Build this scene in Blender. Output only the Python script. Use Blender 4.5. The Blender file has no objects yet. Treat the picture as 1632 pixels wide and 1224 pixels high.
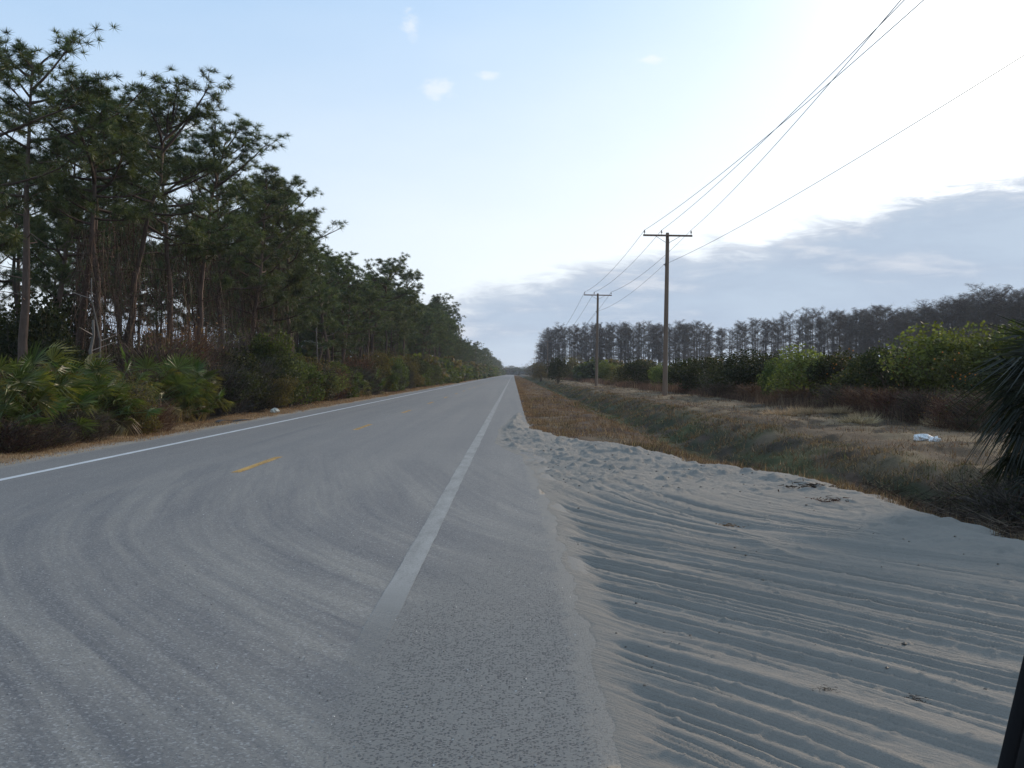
import bpy, math
import numpy as np
from mathutils import Vector, Matrix, Euler

PI = math.pi
sc = bpy.context.scene
COL = sc.collection
F_PX, VPX, HOR, EYE = 1700.0, 818.0, 595.0, 1.55

# ------------------------------------------------------------------ camera
cam_d = bpy.data.cameras.new('camera'); cam = bpy.data.objects.new('camera', cam_d); COL.objects.link(cam)
cam_d.sensor_width = 36; cam_d.lens = 36 * F_PX / 1632
cam_d.clip_start = 0.05; cam_d.clip_end = 9000
cam.location = (0, 0, EYE)
cam.rotation_euler = (PI / 2 - math.atan((612 - HOR) / F_PX), 0, math.atan((VPX - 816) / F_PX))
sc.camera = cam

# ------------------------------------------------------------------ light
SUN_EL, SUN_AZ = math.radians(18), math.radians(40)      # azimuth to the right of the road's direction (+Y)
sc.view_settings.view_transform = 'Standard'
sc.view_settings.look = 'None'
sc.view_settings.gamma = 1
sc.view_settings.use_curve_mapping = False
sc.view_settings.exposure = 0.12
sc.cycles.max_bounces = 5
sc.cycles.diffuse_bounces = 3
sc.cycles.transmission_bounces = 3
sc.cycles.volume_bounces = 0
sc.cycles.use_denoising = True

sun_d = bpy.data.lights.new('sun', 'SUN'); sun = bpy.data.objects.new('sun', sun_d); COL.objects.link(sun)
sun_d.energy = 2.6; sun_d.angle = math.radians(8); sun_d.color = (1.0, 0.80, 0.60)
sdir = Vector((math.sin(SUN_AZ) * math.cos(SUN_EL), math.cos(SUN_AZ) * math.cos(SUN_EL), math.sin(SUN_EL)))
sun.location = (60, 80, 60)
sun.rotation_euler = sdir.to_track_quat('Z', 'Y').to_euler()

world = bpy.data.worlds.new('World'); sc.world = world; world.use_nodes = True
nt = world.node_tree; nt.nodes.clear()

class G:
    """tiny node-graph helper"""
    def __init__(s, tree): s.t = tree
    def n(s, kind, **kw):
        nd = s.t.nodes.new(kind)
        for k, v in kw.items(): setattr(nd, k, v)
        return nd
    def put(s, nd, i, v):
        if v is None: return
        if hasattr(v, 'is_output') or isinstance(v, bpy.types.NodeSocket): s.t.links.new(v, nd.inputs[i])
        else:
            inp = nd.inputs[i]
            if hasattr(inp.default_value, '__len__') and not hasattr(v, '__len__'): v = (v,) * len(inp.default_value)
            if hasattr(v, '__len__') and len(inp.default_value) == 4 and len(v) == 3: v = (*v, 1)
            inp.default_value = v
    def m(s, op, a, b=None, c=None, clamp=False):
        nd = s.n('ShaderNodeMath', operation=op, use_clamp=clamp)
        s.put(nd, 0, a); s.put(nd, 1, b); s.put(nd, 2, c)
        return nd.outputs[0]
    def mr(s, v, a, b, c=0.0, d=1.0, smooth=False):
        nd = s.n('ShaderNodeMapRange', interpolation_type='SMOOTHSTEP' if smooth else 'LINEAR')
        s.put(nd, 0, v); s.put(nd, 1, a); s.put(nd, 2, b); s.put(nd, 3, c); s.put(nd, 4, d)
        return nd.outputs[0]
    def mix(s, f, a, b, kind='MIX'):
        nd = s.n('ShaderNodeMix', data_type='RGBA', blend_type=kind)
        s.put(nd, 0, f); s.put(nd, 6, a); s.put(nd, 7, b)
        return nd.outputs[2]
    def noise(s, vec, scale, detail=3, rough=0.5, dist=0.0):
        nd = s.n('ShaderNodeTexNoise'); s.put(nd, 'Vector', vec); s.put(nd, 'Scale', scale)
        s.put(nd, 'Detail', detail); s.put(nd, 'Roughness', rough); s.put(nd, 'Distortion', dist)
        return nd.outputs[0]
    def comb(s, x, y, z):
        nd = s.n('ShaderNodeCombineXYZ'); s.put(nd, 0, x); s.put(nd, 1, y); s.put(nd, 2, z); return nd.outputs[0]
    def sep(s, v):
        nd = s.n('ShaderNodeSeparateXYZ'); s.put(nd, 0, v); return nd.outputs

SKY_K = 1.0
w = G(nt)
sky = w.n('ShaderNodeTexSky', sky_type='NISHITA', sun_disc=False)
sky.sun_elevation = SUN_EL; sky.sun_rotation = SUN_AZ
sky.air_density = 1.0; sky.dust_density = 1.5; sky.ozone_density = 1.6
tc = w.n('ShaderNodeTexCoord').outputs['Generated']
vx, vy, vz = w.sep(tc)
az = w.m('ARCTAN2', vx, vy)
el = w.m('ARCSINE', vz)
dot = w.n('ShaderNodeVectorMath', operation='DOT_PRODUCT'); w.put(dot, 0, tc); w.put(dot, 1, tuple(sdir))
dots = w.m('MAXIMUM', dot.outputs['Value'], 0.0)
glow = w.m('ADD', w.m('MULTIPLY', w.m('POWER', dots, 7.0), 0.40), w.m('MULTIPLY', w.m('POWER', dots, 50.0), 3.5))
# photographic exposure brings the clear sky to pale blue; thin veil of high cloud whitens it
veil_n = w.noise(w.comb(w.m('MULTIPLY', az, 1.6), w.m('MULTIPLY', el, 4.0), 0.3), 1.5, 4, 0.55)
el_up = w.mr(el, 0.0, 0.36, 1.0, 0.0)
veil = w.m('ADD', w.m('MULTIPLY', w.mr(veil_n, 0.35, 0.75), 0.14), w.m('MULTIPLY', w.m('POWER', el_up, 1.15), 0.95), clamp=True)
veil = w.m('ADD', veil, w.m('MULTIPLY', glow, 0.9), clamp=True)
SKYC = w.mix(1.0, sky.outputs[0], (1.0, 1.0, 1.0), 'MULTIPLY')
BLUE = (3.9, 6.05, 8.9)
clear = w.mix(0.88, SKYC, BLUE)
c0 = w.mix(w.m('MULTIPLY', veil, 0.92), clear, (9.6, 10.0, 10.1))
c1 = w.n('ShaderNodeVectorMath', operation='SCALE'); w.put(c1, 0, (10, 9.6, 9.0)); w.put(c1, 'Scale', glow)
c2 = w.mix(1.0, c0, c1.outputs[0], 'ADD')
# small puffs, each a soft clump fixed in the sky
def puff(px, py, wx, wy):
    a0 = math.atan((px - VPX) / F_PX); e0 = math.atan((HOR - py) / F_PX * math.cos(a0))
    dx = w.m('DIVIDE', w.m('SUBTRACT', az, a0), wx / F_PX); dy = w.m('DIVIDE', w.m('SUBTRACT', el, e0), wy / F_PX)
    r = w.m('SQRT', w.m('ADD', w.m('MULTIPLY', dx, dx), w.m('MULTIPLY', dy, dy)))
    nn = w.noise(w.comb(az, w.m('MULTIPLY', el, 1.6), 1.7), 60, 4, 0.6)
    return w.mr(w.m('ADD', r, w.m('MULTIPLY', w.m('SUBTRACT', nn, 0.5), 2.4)), 0.1, 1.1, 1.0, 0.0, True)
pf = None
for p_ in ((698, 143, 34, 18), (778, 123, 20, 9), (300, 206, 22, 16), (1040, 96, 22, 9), (1326, 70, 18, 11), (655, 40, 16, 22)):
    q = puff(*p_); pf = q if pf is None else w.m('MAXIMUM', pf, q)
c3 = w.mix(w.m('MULTIPLY', pf, 0.42), c2, (9.6, 9.6, 9.4))
# contrail, upper right
cel = w.m('SUBTRACT', el, w.m('ADD', 0.260, w.m('MULTIPLY', w.m('SUBTRACT', az, 0.345), 0.52)))
ctr = w.m('MULTIPLY', w.mr(w.m('ABSOLUTE', cel), 0.0006, 0.0035, 1.0, 0.0, True), w.mr(az, 0.33, 0.38, 0.0, 0.5, True))
c3 = w.mix(ctr, c3, (11, 11, 11))
# low bank of stratocumulus
big = w.noise(w.comb(w.m('MULTIPLY', az, 6.0), w.m('MULTIPLY', el, 24.0), 2.1), 1.0, 5, 0.58)
fine = w.noise(w.comb(w.m('MULTIPLY', az, 18.0), w.m('MULTIPLY', el, 85.0), 5.0), 1.0, 6, 0.62, 0.5)
topn = w.noise(w.comb(w.m('MULTIPLY', az, 7.0), 0.0, 9.0), 1.0, 4, 0.6)
top = w.m('ADD', w.mr(az, -0.12, 0.55, 0.062, 0.188), w.m('MULTIPLY', w.m('SUBTRACT', topn, 0.5), 0.05))
top = w.m('ADD', top, w.m('MULTIPLY', w.m('SUBTRACT', fine, 0.5), 0.055))
depth = w.m('SUBTRACT', top, el)                       # how far below the bank's top
bank = w.mr(depth, -0.010, 0.016, 0.0, 1.0, True)
streak = w.mr(w.m('ADD', w.m('MULTIPLY', big, 0.68), w.m('MULTIPLY', fine, 0.32)), 0.48, 0.66, 0.0, 1.0, True)
edge_l = w.mr(depth, 0.0, 0.030, 0.75, 0.0, True)
streak = w.m('MULTIPLY', streak, w.mr(depth, 0.02, 0.13, 1.15, 0.5))
br = w.m('MAXIMUM', streak, edge_l)
lowf = w.mr(el, 0.0, 0.11, 1.0, 0.0)
shade = w.mix(lowf, (4.6, 5.6, 6.9), (5.0, 6.0, 7.3))
shade = w.mix(w.mr(big, 0.35, 0.62), shade, (3.9, 4.8, 6.2))
bcol = w.mix(w.m('MULTIPLY', br, 0.58), shade, (8.4, 8.5, 8.8))
bcol2 = w.n('ShaderNodeVectorMath', operation='SCALE'); w.put(bcol2, 0, bcol); w.put(bcol2, 'Scale', 1.0)
c4 = w.mix(w.m('MULTIPLY', bank, w.mr(el, 0.0, 0.05, 0.75, 0.97)), c3, bcol2.outputs[0])
bg = w.n('ShaderNodeBackground'); w.put(bg, 'Color', c4); bg.inputs['Strength'].default_value = 0.10
wo = w.n('ShaderNodeOutputWorld'); nt.links.new(bg.outputs[0], wo.inputs['Surface'])
world.cycles.sampling_method = 'MANUAL'; world.cycles.sample_map_resolution = 512

# ------------------------------------------------------------------ numpy noise
def vnoise(x, y, seed=0):
    x = np.asarray(x, float); y = np.asarray(y, float)
    xi = np.floor(x).astype(np.int64); yi = np.floor(y).astype(np.int64)
    fx = x - xi; fy = y - yi
    fx = fx * fx * (3 - 2 * fx); fy = fy * fy * (3 - 2 * fy)
    def h(a, b):
        n = (a * 374761393 + b * 668265263 + seed * 1442695041) & 0xffffffff
        n = ((n ^ (n >> 13)) * 1274126177) & 0xffffffff
        return ((n ^ (n >> 16)) & 0xffff) / 65535.0
    a = h(xi, yi) * (1 - fx) + h(xi + 1, yi) * fx
    b = h(xi, yi + 1) * (1 - fx) + h(xi + 1, yi + 1) * fx
    return a * (1 - fy) + b * fy
def fbm(x, y, seed=0, o=4, g=0.5):
    s = 0; a = 1; t = 0
    for i in range(o):
        s = s + a * vnoise(x * 2 ** i, y * 2 ** i, seed + i * 17); t += a; a *= g
    return s / t
def sstep(a, b, v):
    t = np.clip((v - a) / (b - a), 0, 1); return t * t * (3 - 2 * t)

# ------------------------------------------------------------------ mesh builder (triangles, numpy)
class MB:
    def __init__(s): s.v = []; s.f = []; s.m = []; s.c = []; s.n = 0
    def add(s, v, f, mat=0, col=(0.5, 0.5, 0.5)):
        v = np.asarray(v, float).reshape(-1, 3); f = np.asarray(f, np.int64).reshape(-1, 3)
        s.v.append(v); s.f.append(f + s.n); s.n += len(v)
        s.m.append(np.full(len(f), mat, np.int32))
        c = np.asarray(col, float)
        s.c.append(np.broadcast_to(c, (len(v), 3)) if c.ndim == 1 else c)
    def join(s, o, M=None, mat=None, tint=None):
        v = np.concatenate(o.v); 
        if M is not None:
            M = np.array(M); v = v @ M[:3, :3].T + M[:3, 3]
        c = np.concatenate(o.c)
        if tint is not None: c = c * tint
        s.v.append(v); s.f.append(np.concatenate(o.f) + s.n); s.n += len(v)
        s.m.append(np.concatenate(o.m)); s.c.append(c)
    def tris(s): return sum(len(f) for f in s.f)
    def tube(s, pts, rad, sides=5, mat=0, col=(0.5, 0.5, 0.5), cap=False):
        pts = np.asarray(pts, float); k = len(pts); rad = np.broadcast_to(rad, (k,))
        t = np.gradient(pts, axis=0); t /= np.linalg.norm(t, axis=1, keepdims=True) + 1e-9
        ref = np.array([0, 0, 1.0]) if abs(t[0][2]) < 0.8 else np.array([1.0, 0, 0])
        u = np.cross(t, ref); u /= np.linalg.norm(u, axis=1, keepdims=True) + 1e-9
        w_ = np.cross(t, u)
        a = np.arange(sides) * 2 * PI / sides
        v = pts[:, None] + rad[:, None, None] * (np.cos(a)[None, :, None] * u[:, None] + np.sin(a)[None, :, None] * w_[:, None])
        i = np.arange(k - 1)[:, None]; j = np.arange(sides)[None]
        A = i * sides + j; B = i * sides + (j + 1) % sides; C = A + sides; D = B + sides
        f = np.concatenate([np.stack([A, B, D], -1).reshape(-1, 3), np.stack([A, D, C], -1).reshape(-1, 3)])
        v = v.reshape(-1, 3)
        if cap:
            c1 = len(v); v = np.concatenate([v, pts[-1:], pts[:1]])
            jj = np.arange(sides); b = (k - 1) * sides
            f = np.concatenate([f, np.stack([b + jj, b + (jj + 1) % sides, np.full(sides, c1)], -1),
                                np.stack([(jj + 1) % sides, jj, np.full(sides, c1 + 1)], -1)])
        s.add(v, f, mat, col)
    def box(s, c, h, mat=0, col=(0.5, 0.5, 0.5), R=None):
        v = np.array([[x, y, z] for x in (-1, 1) for y in (-1, 1) for z in (-1, 1)], float) * np.array(h)
        if R is not None: v = v @ np.array(R).T
        v = v + np.array(c)
        q = [(0, 1, 3, 2), (4, 6, 7, 5), (0, 4, 5, 1), (2, 3, 7, 6), (0, 2, 6, 4), (1, 5, 7, 3)]
        f = [t for a, b, c_, d in q for t in ((a, b, c_), (a, c_, d))]
        s.add(v, f, mat, col)
    def blades(s, base, tip, side, mat=0, col=(0.5, 0.5, 0.5)):
        """one thin triangle for each base/tip pair; side = half-width vectors"""
        n = len(base); v = np.empty((n, 3, 3)); v[:, 0] = base - side; v[:, 1] = base + side; v[:, 2] = tip
        c = np.asarray(col, float)
        if c.ndim == 2: c = np.repeat(c, 3, axis=0)
        s.add(v.reshape(-1, 3), np.arange(3 * n).reshape(-1, 3), mat, c)
    def leaves(s, pos, d, side, mat=0, col=(0.5, 0.5, 0.5)):
        """one lozenge of two triangles each"""
        n = len(pos); v = np.empty((n, 4, 3)); v[:, 0] = pos; v[:, 1] = pos + d * .5 + side; v[:, 2] = pos + d; v[:, 3] = pos + d * .5 - side
        k = np.arange(n)[:, None] * 4
        f = np.concatenate([k + np.array([0, 1, 2]), k + np.array([0, 2, 3])])
        c = np.asarray(col, float)
        if c.ndim == 2: c = np.repeat(c, 4, axis=0)
        s.add(v.reshape(-1, 3), f, mat, c)
    def mesh(s, name, mats, smooth=False):
        me = bpy.data.meshes.new(name)
        v = np.concatenate(s.v).astype(np.float32); f = np.concatenate(s.f).astype(np.int32)
        me.vertices.add(len(v)); me.vertices.foreach_set('co', v.ravel())
        me.loops.add(f.size); me.loops.foreach_set('vertex_index', f.ravel())
        me.polygons.add(len(f)); me.polygons.foreach_set('loop_start', np.arange(0, f.size, 3, dtype=np.int32))
        me.polygons.foreach_set('loop_total', np.full(len(f), 3, np.int32))
        me.polygons.foreach_set('material_index', np.concatenate(s.m))
        me.polygons.foreach_set('use_smooth', np.full(len(f), smooth))
        at = me.attributes.new('col', 'FLOAT_COLOR', 'POINT')
        c = np.ones((len(v), 4), np.float32); c[:, :3] = np.concatenate(s.c); at.data.foreach_set('color', c.ravel())
        me.update(calc_edges=True)
        for m_ in (mats if isinstance(mats, (list, tuple)) else [mats]): me.materials.append(m_)
        return me

def unit(v): return v / (np.linalg.norm(v, axis=-1, keepdims=True) + 1e-9)
def rdir(rng, n): return unit(rng.normal(size=(n, 3)))

def grid_mesh(name, xs, ys, zfun, mat, colfun=None, attrs=None, smooth=True):
    X, Y = np.meshgrid(xs, ys); Z = zfun(X, Y)
    nx, ny = len(xs), len(ys)
    i = np.arange(ny - 1)[:, None] * nx + np.arange(nx - 1)[None]
    q = np.stack([i, i + 1, i + nx + 1, i + nx], -1).reshape(-1, 4).astype(np.int32)
    me = bpy.data.meshes.new(name)
    me.vertices.add(nx * ny); me.vertices.foreach_set('co', np.stack([X, Y, Z], -1).astype(np.float32).ravel())
    me.loops.add(q.size); me.loops.foreach_set('vertex_index', q.ravel())
    me.polygons.add(len(q)); me.polygons.foreach_set('loop_start', np.arange(0, q.size, 4, dtype=np.int32))
    me.polygons.foreach_set('loop_total', np.full(len(q), 4, np.int32)); me.polygons.foreach_set('use_smooth', np.full(len(q), smooth))
    if colfun is not None:
        at = me.attributes.new('col', 'FLOAT_COLOR', 'POINT'); c = np.ones((nx * ny, 4), np.float32)
        c[:, :3] = colfun(X, Y).reshape(-1, 3); at.data.foreach_set('color', c.ravel())
    for k, fn in (attrs or {}).items():
        at = me.attributes.new(k, 'FLOAT', 'POINT'); at.data.foreach_set('value', fn(X, Y).astype(np.float32).ravel())
    me.update(calc_edges=True); me.materials.append(mat)
    return me

def link(name, me, parent=None, loc=(0, 0, 0), rot=(0, 0, 0), scale=(1, 1, 1)):
    o = bpy.data.objects.new(name, me); COL.objects.link(o)
    o.location = loc; o.rotation_euler = rot; o.scale = scale
    if parent: o.parent = parent
    return o
def tag(o, label=None, cat=None, group=None, kind=None):
    if label: o['label'] = label
    if cat: o['category'] = cat
    if group: o['group'] = group
    if kind: o['kind'] = kind
    return o

# ------------------------------------------------------------------ materials
def mat_new(name):
    m = bpy.data.materials.new(name); m.use_nodes = True; m.node_tree.nodes.clear()
    return m, G(m.node_tree)
def finish(g, shader, disp=None):
    o = g.n('ShaderNodeOutputMaterial'); g.t.links.new(shader, o.inputs['Surface'])
def attr(g, name): return g.n('ShaderNodeAttribute', attribute_name=name)
def principled(g, col, rough=0.8, spec=0.3, normal=None, metal=0.0):
    b = g.n('ShaderNodeBsdfPrincipled'); g.put(b, 'Base Color', col); g.put(b, 'Roughness', rough)
    g.put(b, 'Specular IOR Level', spec); g.put(b, 'Metallic', metal)
    if normal is not None: g.t.links.new(normal, b.inputs['Normal'])
    return b.outputs[0]
def bump(g, h, strength=0.5, dist=0.01):
    b = g.n('ShaderNodeBump'); g.put(b, 'Strength', strength); g.put(b, 'Distance', dist); g.put(b, 'Height', h); return b.outputs[0]

def leaf_mat(name, rough=0.6, spec=0.25, trans=0.25, vary=0.35, tint=(1.5, 1.6, 0.7)):
    """col attribute x per-object variation, thin translucent leaf"""
    m, g = mat_new(name)
    oi = g.n('ShaderNodeObjectInfo').outputs['Random']
    geo = g.n('ShaderNodeNewGeometry').outputs['Random Per Island']
    k = g.m('ADD', g.m('MULTIPLY', g.m('ADD', oi, geo), vary), 1.0 - vary)
    sc_ = g.n('ShaderNodeVectorMath', operation='SCALE'); g.put(sc_, 0, attr(g, 'col').outputs['Color']); g.put(sc_, 'Scale', k)
    c = sc_.outputs[0]
    hsv = g.n('ShaderNodeHueSaturation'); g.put(hsv, 'Hue', g.mr(oi, 0, 1, 0.485, 0.515)); g.put(hsv, 'Color', c)
    c = hsv.outputs[0]
    p = principled(g, c, rough, spec)
    if trans:
        tb = g.n('ShaderNodeBsdfTranslucent'); g.put(tb, 'Color', g.mix(1.0, c, tint, 'MULTIPLY'))
        ms = g.n('ShaderNodeMixShader'); g.put(ms, 0, trans); g.t.links.new(p, ms.inputs[1]); g.t.links.new(tb.outputs[0], ms.inputs[2])
        p = ms.outputs[0]
    finish(g, p); return m
def plain_mat(name, rough=0.8, spec=0.3, scale=12, amt=0.35, stretch=(1, 1, 1), bumpd=0.01, bs=0.6):
    """col attribute with noise grain and relief in object space"""
    m, g = mat_new(name)
    tcn = g.n('ShaderNodeTexCoord').outputs['Object']
    mp = g.n('ShaderNodeMapping'); g.put(mp, 0, tcn); g.put(mp, 'Scale', stretch)
    n = g.noise(mp.outputs[0], scale, 6, 0.65)
    n2 = g.noise(mp.outputs[0], scale * 0.13, 3, 0.5)
    k = g.m('ADD', g.m('MULTIPLY', g.m('ADD', n, n2), amt * 2), 1.0 - amt * 2)
    s_ = g.n('ShaderNodeVectorMath', operation='SCALE'); g.put(s_, 0, attr(g, 'col').outputs['Color']); g.put(s_, 'Scale', k)
    finish(g, principled(g, s_.outputs[0], rough, spec, bump(g, n, bs, bumpd))); return m

M_NEEDLE = leaf_mat('pine_needles', 0.55, 0.3, 0.18)
M_LEAF = leaf_mat('broad_leaves', 0.65, 0.15, 0.34)
M_FROND = leaf_mat('palm_fronds', 0.45, 0.35, 0.25)
M_TWIG = leaf_mat('dry_twigs', 0.85, 0.1, 0.0, 0.4)
M_GRASS = leaf_mat('dry_grass', 0.7, 0.12, 0.25, 0.3, (1.25, 1.05, 0.85))
M_BARK = plain_mat('pine_bark', 0.9, 0.15, 14, 0.5, (1, 1, 0.25), 0.03, 0.9)
M_WOOD = plain_mat('weathered_pole_wood', 0.85, 0.2, 18, 0.4, (1, 1, 0.06), 0.006, 0.6)
M_PLAIN = plain_mat('plain_surface', 0.6, 0.3, 20, 0.2)

# asphalt
def asphalt():
    m, g = mat_new('worn_dusty_asphalt')
    P = g.n('ShaderNodeNewGeometry').outputs['Position']; x, y, z = g.sep(P)
    u = attr(g, 'track_u').outputs['Fac']; sA = attr(g, 'track_s').outputs['Fac']; dust = attr(g, 'dust').outputs['Fac']; skid = attr(g, 'skid').outputs['Fac']
    gravel = attr(g, 'coarse').outputs['Fac']
    base = g.mix(g.noise(P, 0.35, 4, 0.6), (0.138, 0.132, 0.123), (0.176, 0.168, 0.154))
    # lane wear runs along the road
    lane = g.noise(g.comb(g.m('MULTIPLY', x, 1.3), g.m('MULTIPLY', y, 0.03), 0.0), 1.0, 3, 0.6)
    base = g.mix(g.mr(lane, 0.38, 0.62, 0.0, 0.45), base, (0.102, 0.103, 0.106))
    # dusty and rubbed arcs left by turning lorries
    a1 = g.noise(g.comb(g.m('MULTIPLY', u, 1.5), g.m('MULTIPLY', sA, 0.12), 3.0), 1.0, 6, 0.62)
    a2 = g.noise(g.comb(g.m('MULTIPLY', u, 9.0), g.m('MULTIPLY', sA, 0.25), 7.0), 1.0, 3, 0.6)
    arcs = g.m('ADD', g.m('MULTIPLY', a1, 0.7), g.m('MULTIPLY', a2, 0.3))
    base = g.mix(g.m('MULTIPLY', g.mr(arcs, 0.45, 0.62, 0, 1, True), g.m('MULTIPLY', dust, 0.85)), base, (0.235, 0.220, 0.190))
    base = g.mix(g.m('MULTIPLY', g.mr(arcs, 0.38, 0.50, 1, 0, True), g.m('MULTIPLY', dust, 0.55)), base, (0.082, 0.084, 0.090))
    base = g.mix(g.m('MULTIPLY', g.mr(a2, 0.30, 0.40, 1, 0, True), g.m('MULTIPLY', dust, 0.40)), base, (0.082, 0.084, 0.090))
    base = g.mix(g.m('MULTIPLY', skid, 0.5), base, (0.085, 0.088, 0.095))
    # aggregate
    stp = g.n('ShaderNodeMapping'); g.put(stp, 0, P); g.put(stp, 'Scale', (1, 1, 1))
    vo = g.n('ShaderNodeTexVoronoi', feature='F1'); g.put(vo, 'Vector', P); g.put(vo, 'Scale', 85.0)
    cells = g.sep(vo.outputs['Color'])[0]
    f1 = g.noise(P, 150, 2, 0.7)
    f2 = g.noise(P, 55, 4, 0.75)
    base = g.mix(g.m('MULTIPLY', g.mr(cells, 0.80, 0.95), 0.42), base, (0.36, 0.36, 0.35))
    base = g.mix(g.m('MULTIPLY', g.mr(cells, 0.22, 0.05), 0.5), base, (0.08, 0.085, 0.09))
    grit = g.mr(g.m('ADD', g.m('MULTIPLY', f1, 0.5), g.m('MULTIPLY', f2, 0.5)), 0.3, 0.7, 0.74, 1.26)
    sc1 = g.n('ShaderNodeVectorMath', operation='SCALE'); g.put(sc1, 0, base); g.put(sc1, 'Scale', grit)
    base = sc1.outputs[0]
    # coarse chippings half filled with blown sand on the shoulder
    sand = g.mix(g.noise(P, 9, 4, 0.6), (0.135, 0.134, 0.124), (0.185, 0.18, 0.165))
    wpx_ = g.m('MULTIPLY', g.m('SUBTRACT', g.noise(P, 90, 2, .6), .5), .022)
    v2 = g.n('ShaderNodeTexVoronoi', feature='F1'); g.put(v2, 'Vector', g.comb(g.m('ADD', x, wpx_), g.m('ADD', y, g.m('MULTIPLY', wpx_, 1.3)), z)); g.put(v2, 'Scale', 66.0)
    c2 = g.sep(v2.outputs['Color'])[0]
    chips = g.m('MULTIPLY', g.mr(v2.outputs['Distance'], 0.52, 0.30, 0, 1), g.mr(g.m('ADD', c2, g.m('MULTIPLY', g.m('SUBTRACT', g.noise(P, 1.1, 3, 0.6), 0.5), 0.9)), 0.22, 0.42, 0, 1))
    coarse = g.mix(g.m('MULTIPLY', chips, 1.0), sand, g.mix(c2, (0.10, 0.10, 0.105), (0.04, 0.043, 0.048)))
    base = g.mix(gravel, base, coarse)
    sp = g.mr(g.m('ADD', attr(g, 'sandy').outputs['Fac'], g.m('MULTIPLY', g.m('SUBTRACT', g.noise(P, 5.0, 6, 0.72), 0.5), 1.5)), 0.42, 0.78, 0, .97, True)
    base = g.mix(sp, base, g.mix(f2, (0.15, 0.14, 0.122), (0.235, 0.22, 0.195)))
    # fine cracks
    cr = g.n('ShaderNodeTexVoronoi', feature='DISTANCE_TO_EDGE'); g.put(cr, 'Vector', g.comb(g.m('ADD', x, g.m('MULTIPLY', f2, 0.2)), g.m('ADD', g.m('MULTIPLY', y, 0.35), g.m('MULTIPLY', g.noise(P, 3, 3, .6), 0.4)), 0)); g.put(cr, 'Scale', 0.5)
    crm = g.m('MULTIPLY', g.mr(cr.outputs['Distance'], 0.0, 0.006, 1, 0), g.mr(g.noise(P, 0.5, 2, 0.5), 0.52, 0.6))
    base = g.mix(g.m('MULTIPLY', crm, 0.35), base, (0.07, 0.07, 0.075))
    hgt = g.m('ADD', g.m('ADD', f2, g.m('MULTIPLY', cells, 0.5)), g.m('MULTIPLY', gravel, g.m('MULTIPLY', chips, -1.2)))
    finish(g, principled(g, base, 0.80, 0.28, bump(g, hgt, 0.7, 0.005))); return m
M_ASPH = asphalt()

def paint(name, col, wear, lo, hi):
    m, g = mat_new(name)
    P = g.n('ShaderNodeNewGeometry').outputs['Position']; x, y, z = g.sep(P)
    f2 = g.noise(P, 60, 4, 0.75); big = g.noise(P, 1.2, 4, 0.6)
    a = g.noise(g.comb(g.m('MULTIPLY', x, 6.0), g.m('MULTIPLY', y, 1.1), 0), 1.0, 6, 0.75)
    k = g.m('MULTIPLY', g.mr(g.m('ADD', g.m('MULTIPLY', f2, 0.5), g.m('MULTIPLY', a, 0.5)), 0.42, 0.62), wear)
    if lo is not None:        # paint buried under grit close to the turn-out
        k = g.m('MAXIMUM', k, g.m('MULTIPLY', g.mr(g.m('ADD', y, g.m('MULTIPLY', big, 1.6)), hi + 0.8, lo + 0.8, 0, 1, True), 1.0))
    c = g.mix(big, col, tuple(q * 0.82 for q in col))
    grime = g.n('ShaderNodeVectorMath', operation='SCALE'); g.put(grime, 0, c); g.put(grime, 'Scale', g.mr(g.noise(P, 130, 3, .7), .3, .7, .8, 1.15))
    ms = g.n('ShaderNodeMixShader'); g.put(ms, 0, k); g.t.links.new(principled(g, grime.outputs[0], 0.75, 0.2, bump(g, f2, 0.3, 0.002)), ms.inputs[1])
    tb = g.n('ShaderNodeBsdfTransparent'); g.t.links.new(tb.outputs[0], ms.inputs[2])
    finish(g, ms.outputs[0]); return m
M_WHITE = paint('worn_white_line_paint', (0.31, 0.305, 0.285), 0.36, 4.7, 8.8)
M_WHITE_L = paint('white_line_paint', (0.60, 0.62, 0.63), 0.25, None, None)
M_YELLOW = paint('yellow_line_paint', (0.50, 0.30, 0.085), 0.72, None, None)

def sand_mat():
    m, g = mat_new('grey_road_sand')
    P = g.n('ShaderNodeNewGeometry').outputs['Position']
    u = attr(g, 'track_u').outputs['Fac']; sA = attr(g, 'track_s').outputs['Fac']
    tr = attr(g, 'tracked').outputs['Fac']
    n0 = g.noise(P, 0.8, 5, 0.6); n1 = g.noise(P, 40, 5, 0.75); n2 = g.noise(P, 230, 2, 0.7)
    c = g.mix(n0, (0.205, 0.185, 0.158), (0.275, 0.250, 0.215))
    c = g.mix(g.mr(n1, 0.58, 0.75, 0, 0.4), c, (0.20, 0.185, 0.165))
    rib = g.noise(g.comb(g.m('MULTIPLY', u, 26.0), g.m('MULTIPLY', sA, 0.7), 1.0), 1.0, 4, 0.7)
    tread = g.noise(g.comb(g.m('MULTIPLY', u, 14.0), g.m('MULTIPLY', sA, 16.0), 1.0), 1.0, 2, 0.6)
    h = g.m('ADD', g.m('MULTIPLY', g.m('ADD', g.m('MULTIPLY', rib, 1.1), g.m('MULTIPLY', tread, 0.35)), tr), g.m('ADD', g.m('MULTIPLY', n1, 0.5), g.m('MULTIPLY', n2, 0.18)))
    sc1 = g.n('ShaderNodeVectorMath', operation='SCALE'); g.put(sc1, 0, c); g.put(sc1, 'Scale', g.mr(n2, 0.25, 0.75, 0.85, 1.15))
    finish(g, principled(g, sc1.outputs[0], 0.95, 0.1, bump(g, h, 1.0, 0.022))); return m
M_SAND = sand_mat()

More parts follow.
